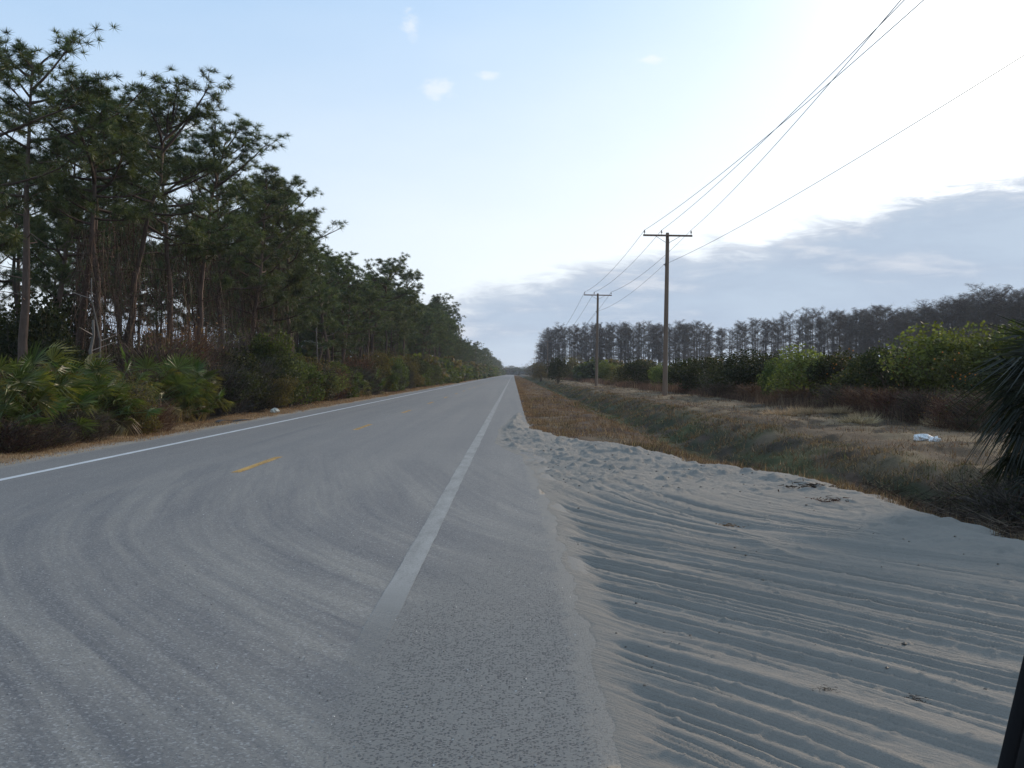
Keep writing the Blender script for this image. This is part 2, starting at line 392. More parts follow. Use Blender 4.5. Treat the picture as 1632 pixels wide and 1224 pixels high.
def ground_mat():
    m, g = mat_new('rough_verge_ground')
    P = g.n('ShaderNodeNewGeometry').outputs['Position']
    n1 = g.noise(P, 7, 6, 0.75); n2 = g.noise(P, 0.7, 5, 0.65); n3 = g.noise(P, 45, 3, 0.7)
    k = g.m('ADD', g.m('MULTIPLY', g.m('ADD', g.m('ADD', n1, n2), g.m('MULTIPLY', n3, 0.6)), 0.9), -0.15)
    s_ = g.n('ShaderNodeVectorMath', operation='SCALE'); g.put(s_, 0, attr(g, 'col').outputs['Color']); g.put(s_, 'Scale', k)
    finish(g, principled(g, s_.outputs[0], 0.95, 0.1, bump(g, g.m('ADD', n1, g.m('MULTIPLY', n3, 0.4)), 0.9, 0.05))); return m
M_GROUND = ground_mat()

# ------------------------------------------------------------------ terrain functions
def shoulder(y):      # x of the break of the right-hand verge
    return np.interp(y, [-50, 8, 10, 13.5, 15.5, 16.8, 18.4, 23, 40, 3000], [4.9, 4.9, 4.66, 4.5, 4.4, 3.95, 3.45, 3.0, 3.0, 3.0]) + 0.25 * (fbm(np.asarray(y) * 0.5, 0 * np.asarray(y), 5) - 0.5)
def sand_l(y): return np.interp(y, [-50, 14, 14.3, 17, 20, 21.5, 23.5, 30, 34, 42, 50], [.43, .43, .36, .30, .14, -.1, -.40, -.38, -.2, 0.15, .5])
def sand_r(y): return np.interp(y, [-50, 6, 8, 10, 13.5, 15.5, 16.8, 18.4, 20.5, 22.9, 25.5, 29, 34, 40, 43], [9, 9, 5.2, 4.66, 4.5, 4.4, 3.85, 3.15, 2.85, 2.35, 1.2, .55, .40, .32, .0])
def sand_e(x, y):     # distance inside the sand, ragged edge
    jag = 0.10 * (fbm(x * 1.6, y * 1.6, 11, 4, 0.6) - 0.5) * 2 + .035 * (fbm(x * 6, y * 4.3, 13, 5, .7) - .5) * 2
    jr = 0.35 * (fbm(x * 1.1, y * 1.1, 12, 4, 0.6) - 0.5) * 2
    return np.minimum(x - sand_l(y) + jag, sand_r(y) - x + jr)
def road_z(x):
    return np.interp(x, [-8.75, -7.55, -4.2, -0.82, 0.45, 0.56, 0.95], [-.05, -.02, .05, 0.0, -.004, -.012, -.14])
def ground_z(x, y):
    x = np.asarray(x, float); y = np.asarray(y, float)
    left = np.interp(x, [-60, -14, -11.2, -9.6, -8.7, -8.3], [-.1, -.1, -.16, -.07, -.052, -.14])
    S = shoulder(y); d = x - S
    dp = np.interp(d, [-2.6, 0, .35, 1.1, 1.9, 2.5, 3.2, 4.1, 5.0, 30], [0, -.03, -.13, -.55, -.80, -.80, -.45, -.02, .06, .03])
    dep = sstep(6.3, 9.2, y)
    right = dp * dep + np.where(x > 0.4, 0.0, -.1)
    bumps = (fbm(x * 0.7, y * 0.5, 21) - .5) * 0.34 + (fbm(x * 2.6, y * 2.2, 22) - .5) * 0.17
    bw = np.clip((np.abs(x + 4.1) - 4.9) / 1.6, 0, 1)
    se = np.where(x > 0.0, sand_e(x, y), -9)
    z = np.where(x < -8.3, left, np.where(x > 0.3, right, -.14)) + bumps * bw * (1 - sstep(-.7, -.05, se))
    z = z - 0.10 * sstep(-.12, .1, se)
    return z
def gz1(x, y): return float(ground_z(np.array([x]), np.array([y]))[0])

# path field of the turning lorries: straight, arc, straight
CX, CY = 9.0, 15.0
def track_field(x, y, cx=CX, cy=CY, a0=math.radians(11), a1=math.radians(36)):
    px, py = -(x - cx), -(y - cy)
    r = np.hypot(px, py); th = np.arctan2(py, px)
    u = np.where(th > a1, px * math.cos(a1) + py * math.sin(a1), np.where(th < a0, px * math.cos(a0) + py * math.sin(a0), r))
    s = np.where(th > a1, 10 * a1 + (-px * math.sin(a1) + py * math.cos(a1)), np.where(th < a0, 10 * a0 + (-px * math.sin(a0) + py * math.cos(a0)), 10 * th))
    return u + 0.12 * (fbm(x * .5, y * .5, 31) - .5), s

# ------------------------------------------------------------------ ground
def ground_col(X, Y):
    S = shoulder(Y); d = X - S
    def c(*a): return np.array(a)
    n = fbm(X * .8, Y * .35, 41)[..., None]; n2 = fbm(X * 2.5, Y * 1.2, 42)[..., None]
    brown = c(.075, .052, .038); tan = c(.125, .093, .058); green = c(.045, .048, .026); dark = c(.035, .028, .018); straw = c(.21, .135, .07); sandc = c(.30, .275, .235)
    col = np.broadcast_to(dark, X.shape + (3,)).copy()
    def put(mask, cc):
        m_ = mask[..., None]; col[:] = col * (1 - m_) + cc * m_
    right = (X > -4).astype(float)
    put(right, brown * (.7 + .6 * n) + (tan - brown) * sstep(.5, .75, n))
    put(right * sstep(.2, 1.0, d) * sstep(4.4, 3.2, d), green * (.6 + .7 * n) + (brown - green) * sstep(.48, .7, n2))
    put(right * sstep(3.2, 4.4, d), (brown * .5 + tan * .5) * (.6 + .8 * n))
    put(right * sstep(3.2, 4.6, d) * sstep(.50, .60, fbm(X * .9, Y * .25, 43)), tan * (.9 + .9 * n2))
    put(right * sstep(5.6, 6.3, d + 1.2 * (fbm(Y * .08, Y * 0, 46) - .5)) * sstep(7.9, 7.2, d), tan * (1.1 + .7 * n2))
    put(right * sstep(.55, .68, fbm(X * 1.4, Y * .7, 44)) * sstep(-.3, .5, d), c(.035, .028, .02) * (1 + .6 * n2))
    put(right * sstep(.8, 2.0, d) * sstep(4.9, 3.2, d) * sstep(.50, .66, fbm(X * 1.3, Y * .5, 45))*.7, c(.058, .070, .028) * (.7 + .6 * n2))
    put(right * sstep(9.0, 10.5, d), c(.07, .045, .03) * (.6 + .8 * n))
    put(right * sstep(60, 90, X) , c(.05, .045, .03) * np.ones_like(n))
    put(sstep(-11.3, -10.3, X) * (1 - right), straw * (.6 + .8 * n))
    put(sstep(-9.5, -9.0, X) * (1 - right), sandc * (.7 + .3 * n2))
    se = sand_e(X, Y); put(sstep(-.25, 0.05, se) * (X > 0), sandc)
    return col
xs = np.unique(np.concatenate([np.linspace(-3000, -60, 24), np.linspace(-60, -12, 34), np.linspace(-12, -8.2, 30), np.linspace(-8.2, 0.2, 8),
                               np.linspace(.2, 9.5, 120), np.linspace(9.5, 20, 44), np.linspace(20, 100, 36), np.linspace(100, 3000, 20)]))
ys = np.unique(np.concatenate([np.linspace(-40, 2, 20), 2 * (900 / 2) ** np.linspace(0, 1, 420), np.linspace(900, 7000, 24)]))
g_me = grid_mesh('ground', xs, ys, ground_z, M_GROUND, ground_col)
tag(link('ground', g_me), kind='structure')

# ------------------------------------------------------------------ road
def r_u(X, Y): return track_field(X, Y)[0]
def r_s(X, Y): return track_field(X, Y)[1]
def r_dust(X, Y):
    return sstep(24, 12, Y) * sstep(-7.0, -4.5, X) * (0.6 + 0.4 * sstep(14, 5, Y))
def r_skid(X, Y):
    a = np.exp(-((X + 5.68 + .02 * (Y - 27)) / .10) ** 2) * sstep(20, 24, Y) * sstep(33, 31, Y) * .9
    b = np.exp(-((X + 5.75) / .45) ** 2) * sstep(9, 14, Y) * sstep(30, 20, Y) * .35
    c_ = np.exp(-((X + 2.35) / .35) ** 2) * sstep(20, 40, Y) * .18 + np.exp(-((X + 6.2) / .35) ** 2) * sstep(25, 40, Y) * .12
    u1, s1 = track_field(X, Y)
    d_ = 0
    for uu, ww, s0, s1_ in ((13.42, .035, 3.2, 7.6), (13.25, .025, 3.4, 6.5), (12.55, .03, 5.1, 6.3), (11.35, .03, 2.9, 5.6), (11.20, .02, 3.4, 6.6), (9.4, .03, 3.0, 4.6)):
        d_ = d_ + np.exp(-((u1 - uu) / ww) ** 2) * sstep(s0, s0 + .6, s1) * sstep(s1_, s1_ - .6, s1) * .55
    return np.clip(np.maximum(a, b) + c_ + d_, 0, 1)
def r_coarse(X, Y):
    n = fbm(X * 1.3, Y * .7, 51)
    return sstep(-1.15, -.55, X + (n - .5) * 1.1 + (5 - Y) * 0.06) * sstep(11.5, 6.2, Y + (n - .5) * 4)
def r_sandy(X, Y):
    d_ = X - sand_l(Y); near = sstep(24, 15, Y)
    return np.maximum(np.maximum(sstep(-.30, .04, d_) * near, sstep(-1.3, -.2, d_) * .34 * near), sstep(-8.3, -8.75, X) * .85)
rx = np.unique(np.concatenate([np.linspace(-8.75, 0.45, 150), [.56, .95]]))
ry = np.unique(np.concatenate([np.linspace(-40, 2, 12), 2 * (600 / 2) ** np.linspace(0, 1, 420), np.linspace(600, 1600, 12)]))
def rz(X, Y):
    z = road_z(X)
    return z
r_me = grid_mesh('road', rx, ry, rz, M_ASPH, None, dict(track_u=r_u, track_s=r_s, dust=r_dust, skid=r_skid, coarse=r_coarse, sandy=r_sandy))
# ragged edges
co = np.empty(len(r_me.vertices) * 3, np.float32); r_me.vertices.foreach_get('co', co); co = co.reshape(-1, 3)
el_ = co[:, 0] < -8.74; er_ = (co[:, 0] > 0.44) & (co[:, 0] < .5); dr_ = co[:, 0] > .5
wx = np.interp(co[:, 1], [-50, 20, 26], [1, 1, 0])
co[el_, 0] += (fbm(co[el_, 1] * 1.5, co[el_, 1] * 0, 61) - .5) * .35 ; co[er_, 0] += (fbm(co[er_, 1] * 1.2, co[er_, 1] * 0, 62) - .6) * .22 
co[dr_, 0] = np.where(wx[dr_] > .99, co[dr_, 0], .40); co[dr_, 2] = np.where(wx[dr_] > .99, co[dr_, 2], -.05 - (co[dr_, 0] < 2) * .02)
r_me.vertices.foreach_set('co', co.ravel())
tag(link('road', r_me), kind='structure')

def stripe(name, x0, x1, y0, y1, mat, label, group=None, n=None, lift=0.004):
    n = n or max(2, int((y1 - y0) / 2) + 2)
    yy = np.linspace(y0, y1, n)
    if y1 - y0 > 50: yy = np.unique(np.concatenate([y0 + (120 - y0) * np.linspace(0, 1, 260) ** 1.5, np.linspace(120, y1, 40)]))
    xx = np.linspace(x0, x1, 4)
    me = grid_mesh(name, xx, yy, lambda X, Y: road_z(X) + lift, mat)
    c = np.empty(len(me.vertices) * 3, np.float32); me.vertices.foreach_get('co', c); c = c.reshape(-1, 3)
    e = (c[:, 0] < x0 + 1e-3) | (c[:, 0] > x1 - 1e-3)
    c[e, 0] += ((fbm(c[e, 1] * 9 + c[e, 0] * 50, c[e, 1] * 0, 71, 3, .7) - .5) * .022)
    c[:, 2] = road_z(c[:, 0]) + lift
    me.vertices.foreach_set('co', c.ravel())
    return tag(link(name, me), label, 'road marking', group, 'structure')
road = bpy.data.objects['road']
for o in (stripe('edge_line', -.91, -.735, 3.0, 1500, M_WHITE, None), stripe('edge_line', -7.62, -7.47, -10, 1500, M_WHITE_L, None)):
    o.name = 'edge_line'; 
    for k in ('label', 'category', 'kind'): 
        if k in o: del o[k]
    o.parent = road
for i in range(40):
    y0 = 16.1 + 12.19 * i
    o = stripe('centre_dash', -4.27, -4.13, y0, y0 + 3.05, M_YELLOW, None, n=8)
    for k in ('label', 'category', 'kind'):
        if k in o: del o[k]
    o.parent = road

# ------------------------------------------------------------------ sand turn-out
def sand_h(x, y):
    u, s = track_field(x, y)
    e = sand_e(x, y)
    trk = sstep(4.7, 3.0, x + (fbm(x * .8, y * .8, 97) - .5) * 1.6 - .14 * (10 - y) * (y < 10) ) * sstep(17.5, 11.5, y + (fbm(x, y, 81) - .5) * 3)
    big = fbm(u * 1.9, s * .10, 82, 2)
    mid = vnoise(u * 2.6 + .25 * s * .2, s * .10, 83)
    mid2 = vnoise(u * 6.2, s * .09, 84)
    rid3 = 1 - np.abs(2 * vnoise(u * 13, s * .14, 89) - 1); amp2 = .3 + 1.1 * sstep(.35, .65, vnoise(u * 1.3, s * .06, 90))
    fin = vnoise(u * 17, s * .22, 85); amp3 = .35 + sstep(.35, .6, vnoise(u * 2.1, s * .1, 95))
    rid = 1 - np.abs(2 * mid - 1); rid2 = 1 - np.abs(2 * mid2 - 1)
    amp = .5 + .9 * sstep(.35, .7, vnoise(u * .9, s * .05, 88))
    tracks = ((big - .5) * .03 + (rid - .5) * .014 - (rid2 ** 3 - .18) * .046 * amp - (rid3 ** 2.5 - .2) * .032 * amp2 - ((1 - np.abs(2 * fin - 1)) ** 1.5 - .3) * .021 * amp3 + (mid2 - .5) * .016)
    u2, s2 = track_field(x, y, 13.0, 13.0, 0.1, 0.55)
    t2 = (1 - np.abs(2 * vnoise(u2 * 3.4, s2 * .2, 86) - 1)) ** 3
    tracks = tracks + (t2 - .2) * .022 * sstep(.45, .6, fbm(x * .4, y * .4, 87))
    rough = (fbm(x * 1.6, y * 1.2, 91, 6, .58) - .5) * .15 + (fbm(x * 9, y * 9, 92, 4, .65) - .5) * .045
    lump = np.maximum(fbm(x * 5, y * 5, 93, 2) - .62, 0) * .22
    near_edge = sstep(0, .5, e)
    h = trk * tracks * (.6 + .4 * sstep(0, .3, x - sand_l(y))) + (1 - trk) * (rough + lump) + trk * ((fbm(x * 9, y * 9, 94, 4, .65) - .5) * .014 + np.maximum(fbm(x * 16, y * 16, 96, 2) - .72, 0) * .06)
    return h, trk, e, u, s
def sand_z(x, y):
    h, trk, e, u, s = sand_h(x, y)
    lip = np.interp(e, [-.35, -.08, 0, .12, .6], [-.10, -.025, .001, .004, .012])
    rightlip = .04 * sstep(1.2, .3, sand_r(y) - x) * sstep(-.1, .15, sand_r(y) - x)
    return road_z(np.minimum(x, .44)) + lip + h * sstep(0.0, .30, e) + rightlip * sstep(0, .2, e)
sx = np.arange(-.75, 5.3, .0165); sy = 3.0 * (46 / 3.0) ** np.linspace(0, 1, 880)
s_me = grid_mesh('sand', sx, sy, sand_z, M_SAND, None,
                 dict(track_u=r_u, track_s=r_s, tracked=lambda X, Y: sand_h(X, Y)[1] * .8 + .1))
# drop faces far outside the sand's edge
import bmesh
bm = bmesh.new(); bm.from_mesh(s_me)
bx = [v for v in bm.verts]
cc = np.array([v.co[:] for v in bx]); ee = sand_e(cc[:, 0], cc[:, 1])
bmesh.ops.delete(bm, geom=[v for v, k in zip(bx, ee) if k < -.33], context='VERTS')
bm.to_mesh(s_me); bm.free()
tag(link('sand', s_me), kind='structure')
# ------------------------------------------------------------------ grass, straw and weeds (uncountable)
def field(n, xf, y0, y1, rng, h, wpx=0.55, lean=0.5, cols=None, keep=None, clump=0.0, lift=0.0, seedz=0):
    y = y0 * (y1 / y0) ** (rng.random(n) ** 1.0)
    x = xf(rng.random(n), y)
    if clump:
        k = fbm(x * 2.2, y * 1.3, 101 + seedz, 3) > clump; x, y = x[k], y[k]
    if keep is not None:
        k = keep(x, y); x, y = x[k], y[k]
    n = len(x); z = ground_z(x, y) - .01 + lift
    a = rng.random(n) * 2 * PI; hh = h * (0.4 + rng.random(n)) * (.6 + .9 * fbm(x * 1.1, y * .8, 111 + seedz))
    ln = lean * (rng.random(n) * 1.3)
    base = np.stack([x, y, z], -1)
    d = np.stack([np.cos(a) * ln, np.sin(a) * ln, np.ones(n)], -1)
    tip = base + unit(d) * hh[:, None]
    w_ = (.0022 + wpx * y / 1062 * .5)
    b = rng.random(n) * PI
    side = np.stack([np.cos(b), np.sin(b) * .4, 0 * b], -1) * w_[:, None]
    cols = np.array(cols); nz = fbm(x * .7, y * .35, 121 + seedz); nz2 = rng.random(n)
    i = np.clip(((nz - .25) * 2 * .65 + nz2 * .5) * len(cols) - .3, 0, len(cols) - 1).astype(int)
    c = cols[i] * (0.65 + .7 * rng.random((n, 1)))
    return base, tip, side, c
rng = np.random.default_rng(5)
def stuff(name, label, cat, parts, mat=M_GRASS):
    mb = MB()
    for p in parts: mb.blades(*p[:3], 0, p[3])
    o = link(name, mb.mesh(name, mat)); return tag(o, label, cat, None, 'stuff')
BR = [(.125, .072, .045), (.165, .102, .060), (.195, .132, .078), (.28, .205, .125), (.085, .06, .048), (.13, .085, .062)]
TN = [(.11, .078, .045), (.165, .12, .066), (.26, .19, .10), (.085, .062, .042), (.075, .068, .035)]
GR = [(.035, .048, .020), (.060, .085, .024), (.085, .08, .035), (.13, .10, .055), (.07, .052, .034)]
nosand = lambda x, y: sand_e(x, y) < -.03
stuff('verge_grass', 'short reddish brown dry grass covering the right verge between road and ditch', 'grass', [
    field(120000, lambda r, y: .50 + r * (shoulder(y) + .5 - .50), 13, 600, rng, .055, .5, 1.5, BR, nosand, .40),
    field(16000, lambda r, y: .6 + r * (shoulder(y) - .4), 16, 70, rng, .15, .5, 1.1, BR + TN, nosand, .55, seedz=23),
    field(9000, lambda r, y: sand_r(y) + (rng.random(len(r)) - .35) * .9 , 9.3, 24, rng, .12, .5, .8, BR + TN, lambda x, y: sand_e(x, y) < .12, .42, seedz=3),
    field(700, lambda r, y: 1.5 + r * 3.2, 12, 22, rng, .07, .5, 1.2, BR, lambda x, y: sand_e(x, y) > .05, .6, .05),
    field(26000, lambda r, y: .42 + r * .5, 22, 400, rng, .06, .5, 1.0, BR, nosand, .4)])
stuff('ditch_grass', 'mixed green and brown grass lining the roadside ditch', 'grass', [
    field(110000, lambda r, y: shoulder(y) + .2 + r * 4.3, 9, 560, rng, .06, .5, 2.0, GR, None, .38, seedz=5),
    field(26000, lambda r, y: shoulder(y) - .3 + r * 4.5, 9.5, 90, rng, .17, .5, 1.4, GR + BR, None, .56, seedz=22),
    field(36000, lambda r, y: shoulder(y) + 2.6 + r * 1.9, 10, 200, rng, .11, .5, 2.2, TN, None, .50, seedz=6)])
stuff('meadow_grass', 'mown tan grass on the flat strip around the utility poles', 'grass', [
    field(26000, lambda r, y: shoulder(y) + 3.0 + r * 8, 12, 120, rng, .16, .5, 1.3, TN + BR, None, .57, seedz=21),
    field(110000, lambda r, y: shoulder(y) + 4.0 + r * 7, 13, 560, rng, .045, .5, 2.0, TN, None, .40, seedz=8)])
stuff('straw_verge', 'orange brown pine straw and dead grass along the far side of the road', 'grass', [
    field(90000, lambda r, y: -11.4 + r * 2.35, 16, 500, rng, .06, .5, 2.0, [(.20, .12, .075), (.26, .17, .10), (.15, .085, .055), (.32, .235, .15), (.11, .07, .05)], None, .30, seedz=9),
    field(5000, lambda r, y: -9.2 + r * .5, 16, 200, rng, .05, .5, 1.1, [(.28, .15, .07), (.38, .26, .14)], None, .5, seedz=9)])
stuff('tall_weeds', 'knee high russet weeds along the foot of the orchard bushes', 'weeds', [
    field(70000, lambda r, y: 11.4 + r ** .7 * 4.5 + (fbm(y * .2, y * 0, 7) - .5) * 2, 24, 330, rng, .50, .45, .35, [(.095, .062, .045), (.125, .082, .055), (.08, .056, .042), (.19, .14, .09), (.065, .048, .036)], None, .44, seedz=12),
    field(50000, lambda r, y: 15 + r * 20, 40, 330, rng, .8, .6, .35, [(.095, .07, .05), (.12, .085, .058), (.085, .065, .048), (.075, .058, .04)], None, .3, seedz=13)])
def twig_litter():
    mb = MB(); r = np.random.default_rng(77); n = 20000
    x = 4.9 + r.random(n) * 4.6; y = 9.8 + r.random(n) * 7.5; k = (x - 818 * 0) > 0
    x, y = x[k], y[k]; z = ground_z(x, y) + r.random(len(x)) * .28 * fbm(x, y, 3)
    a = r.random(len(x)) * 2 * PI; L = .12 + .5 * r.random(len(x)); e = r.normal(size=len(x)) * .3
    base = np.stack([x, y, z], -1); tip = base + np.stack([np.cos(a) * L, np.sin(a) * L, e * L + .05], -1)
    side = rdir(r, len(x)) * .006
    c = np.array([(.05, .035, .026), (.08, .055, .038), (.035, .027, .02), (.13, .10, .07)])[r.integers(0, 4, len(x))]
    mb.blades(base, tip, side, 0, c)
    tag(link('dead_brush', mb.mesh('dead_brush', M_TWIG)), 'dark tangle of dead stalks and fallen twigs in the ditch below the palm', 'brush', None, 'stuff')
twig_litter()

# ------------------------------------------------------------------ pines
def tufts(mb, pos, rng, rad=.29, n=34, wid=.011, mat=0, base_col=(.046, .068, .032), up=.35, outc=None):
    k = len(pos)
    d = rdir(rng, k * n).reshape(k, n, 3); d[..., 2] += up
    if outc is not None: d += unit(pos - outc)[:, None] * .45
    d = unit(d); L = rad * (.80 + .28 * rng.random((k, n, 1))) * (.8 + .4 * rng.random((k, 1, 1)))
    P = np.repeat(pos[:, None], n, 1) + d * .02
    tip = P + d * L; tip[..., 2] -= L[..., 0] ** 2 * .5
    side = np.cross(d, rdir(rng, k * n).reshape(k, n, 3)); side = unit(side) * wid
    t = rng.random((k, 1, 1)); c = np.array(base_col) * (1 - t) + np.array((.105, .118, .034)) * t
    c = c * (.6 + .8 * rng.random((k, 1, 1))) * (.8 + .4 * rng.random((k, n, 1)))
    mb.blades(P.reshape(-1, 3), tip.reshape(-1, 3), side.reshape(-1, 3), mat, c.reshape(-1, 3))

def pine(seed, H=13, cs=.5, spread=2.4, nb=24, lod=0, bend=.4, open_=1.0, stubs=6):
    """returns (trunk MB, crown MB); lod 0 near, 1 middle, 2 far"""
    r = np.random.default_rng(seed); tr = MB(); cr = MB()
    k = 10 if lod < 2 else 5
    t = np.linspace(0, 1, k)
    wob = np.cumsum(r.normal(size=(k, 2)), 0) * bend * .16 + np.outer(t ** 2, r.normal(size=2)) * bend
    pts = np.stack([wob[:, 0] - wob[0, 0], wob[:, 1] - wob[0, 1], t * H * .97], -1); pts[0] = (0, 0, -.3)
    R0 = .011 * H + .03
    bark = np.array((.105, .072, .055)) * (.8 + .5 * r.random())
    tr.tube(pts, R0 * (1 - t * .86) , 7 if lod == 0 else 4, 0, bark)
    def at(tt): return np.array([np.interp(tt, t, pts[:, i]) for i in range(3)])
    T = []; ang = r.random() * 6.28
    for i in range(nb):
        tt = cs + (1 - cs) * ((i + .5 * r.random()) / nb) ** .85; q = (tt - cs) / (1 - cs)
        ang += 2.4 + r.normal() * .5
        L = .86 * spread * (.55 + .75 * math.sin(PI * min(1, .18 + .72 * q))) * (.55 + .65 * r.random()) * (1.0 if q < .8 else .7)
        b0 = at(tt); pitch = -.15 + .95 * q + r.normal() * .2
        dh = np.array([math.cos(ang), math.sin(ang), 0])
        s = np.linspace(0, 1, 5)[:, None]
        side = np.array([-dh[1], dh[0], 0]) * r.normal() * .25
        P = b0 + dh * L * s * math.cos(pitch) + np.array([0, 0, 1]) * (L * s * math.sin(pitch) + L * .25 * s ** 2.2) + side * L * s ** 2
        if lod < 2: tr.tube(P, np.linspace(.048, .012, 5) * (.6 + L / 3), 4 if lod == 0 else 3, 0, bark * .8)
        ns = 5 if lod == 0 else 3
        for j in range(int(ns + 2 + L)):
            f = .35 + .65 * r.random(); p0 = b0 + (P[-1] - b0) * f if False else np.array([np.interp(f, s[:, 0], P[:, c]) for c in range(3)])
            l2 = L * (.18 + .25 * r.random()); a2 = ang + r.normal() * .9; up = .35 + .5 * r.random()
            e = p0 + np.array([math.cos(a2) * l2, math.sin(a2) * l2, l2 * up])
            if lod == 0: tr.tube(np.array([p0, (p0 + e) / 2 + [0, 0, -.05 * l2], e]), [.014, .01, .007], 3, 0, bark * .8)
            T.append(e)
            for _ in range((2, 3, 1)[lod]):
                if r.random() < .85 * open_: T.append(e + r.normal(size=3) * [.24, .24, .17])
        T.append(P[-1])
    for i in range(5): T.append(at(1.0) + r.normal(size=3) * [.3, .3, .25])
    for i in range(stubs if lod == 0 else 2):      # dead lower limbs
        tt = .25 + (cs - .2) * r.random() if cs > .3 else .2
        b0 = at(tt); a = r.random() * 6.28; L = .4 + 1.2 * r.random()
        P = b0 + np.array([[0, 0, 0], [math.cos(a) * L * .5, math.sin(a) * L * .5, .1 * L], [math.cos(a + .3) * L, math.sin(a + .3) * L, r.normal() * .3 * L]])
        if lod < 2: tr.tube(P, [.03, .02, .006], 3, 0, bark * 1.3)
    T = np.array(T)
    if lod == 2: T = T[::2] if len(T) > 110 else T
    tufts(cr, T, r, (.31, .37, .55)[lod], (44, 24, 13)[lod], (.0105, .021, .055)[lod], 0, outc=np.array([0, 0, H * (.5 + cs / 2)]))
    return tr, cr
specs = [(13, .56, 2.1, 22, .5), (13, .60, 1.9, 18, .8), (13, .45, 2.4, 28, .4), (13, .36, 2.2, 30, .5), (13, .52, 2.4, 24, .8), (13, .50, 1.9, 24, .3), (13, .30, 2.0, 32, .3)]
PN = []
for i, (H, cs, sp, nb, bd) in enumerate(specs):
    a, b = pine(100 + i, H, cs, sp, nb, 0, bd)
    PN.append((a.mesh('pine_trunk', M_BARK, True), b.mesh('pine_crown', M_NEEDLE)))
op = pine(143, 13, .62, 1.75, 20, 0, .3, .6, 12); PN.append((op[0].mesh('pine_trunk', M_BARK, True), op[1].mesh('pine_crown', M_NEEDLE)))   # 7: tall open crown
tw = pine(141, 13, .62, 2.5, 24, 0, 1.2, 1.0, 14); PN.append((tw[0].mesh('pine_trunk', M_BARK, True), tw[1].mesh('pine_crown', M_NEEDLE)))   # 8: bent, flat crown
PM = []
for i, (H, cs, sp, nb, bd) in enumerate(specs[:6]):
    a, b = pine(200 + i, H, cs, sp, nb, 1, bd); m_ = MB(); m_.join(a); b.m = [np.full(len(f), 1, np.int32) for f in b.f]; m_.join(b)
    PM.append(m_.mesh('pine_tree', [M_BARK, M_NEEDLE]))
PF = []
for i, (H, cs, sp, nb, bd) in enumerate(specs[:5]):
    a, b = pine(300 + i, H, max(.25, cs - .1), sp, nb, 2, bd); m_ = MB(); m_.join(a); b.m = [np.full(len(f), 1, np.int32) for f in b.f]; m_.join(b); PF.append(m_)

def vines(seed, H=8, R=.75, n=640, greens=.12):
    mb = MB(); r = np.random.default_rng(seed)
    a = r.random(n) * 6.28; rad = R * (.25 + .75 * r.random(n)); z = H * r.random(n) ** .8; L = .5 + 1.8 * r.random(n)
    base = np.stack([np.cos(a) * rad, np.sin(a) * rad, z], -1); dr = r.normal(size=(n, 3)) * .22; dr[:, 2] = -1
    tip = base + unit(dr) * L[:, None]; tip[:, 2] = np.maximum(tip[:, 2], 0)
    c = np.array([(.10, .065, .045), (.14, .09, .06), (.07, .045, .032), (.17, .13, .085)])[r.integers(0, 4, n)]
    mb.blades(base, tip, rdir(r, n) * [.014, .014, 0], 0, c)
    m = n * 4; a = r.random(m) * 6.28; rad = R * (.2 + .9 * r.random(m)) * (.7 + .5 * np.sin(r.random(m) * 9)); z = H * r.random(m) ** .9
    p = np.stack([np.cos(a) * rad, np.sin(a) * rad, z], -1)
    g_ = r.random(m) < greens; c = np.where(g_[:, None], (.06, .08, .025), (.12, .075, .05)) * (.5 + r.random((m, 1)))
    mb.leaves(p, rdir(r, m) * .10, rdir(r, m) * .022, 0, c)
    return mb
VN = [vines(i, 7.5 + i, .7 + .2 * i).mesh('hanging_vines', M_TWIG) for i in range(3)]

# skyline of the wood in the photograph -> height above the eye divided by distance from the road axis
SKP = [-700, 0, 35, 90, 100, 150, 190, 235, 285, 300, 345, 375, 400, 430, 480, 505, 520, 550, 572, 600, 640, 662, 680, 712, 735, 745, 770, 790, 806, 818]
SKY_ = [-150, 60, 70, 140, 150, 137, 170, 168, 185, 215, 226, 262, 285, 290, 306, 350, 395, 410, 440, 424, 432, 460, 478, 472, 530, 540, 541, 560, 580, 584]
def top_y(px): return float(np.interp(px, SKP, SKY_))
def put_pine(px, X, top=None, kind=None, label=None, group=None, vine=None, sway=1.0):
    D = X * F_PX / (px - VPX)
    ty = top if top is not None else top_y(px)
    Ht = EYE + (HOR - ty) * D / F_PX + .1
    return place_pine(X, D, Ht, kind, label, group, vine, sway)
rp = np.random.default_rng(9)
N_PINE = [0]; LOWCAP = []
def place_pine(X, D, Ht, kind=None, label=None, group=None, vine=None, wide=1.0):
    z0 = gz1(X, D); s = Ht / 13.0; rot = rp.random() * 6.28
    N_PINE[0] += 1
    ws = wide * s ** .6 if s < 1 else wide * s ** .8
    if D < 120:
        root = bpy.data.objects.new('pine_tree', None); COL.objects.link(root)
        root.location = (X, D, z0); root.rotation_euler = (0, 0, rot); root.scale = (ws, ws, s)
        tm, cm = PN[kind if kind is not None else int(rp.integers(0, 7))]
        link('trunk', tm, root); link('crown', cm, root)
        if vine is not None: link('hanging_vines', VN[vine], root)
        o = root
    else:
        o = link('pine_tree', PM[int(rp.integers(0, 6))], None, (X, D, z0), (0, 0, rot), (ws, ws, s))
    tag(o, label or 'tall green pine deep in the roadside wood', 'tree', group or 'pines of the roadside wood')
    return o
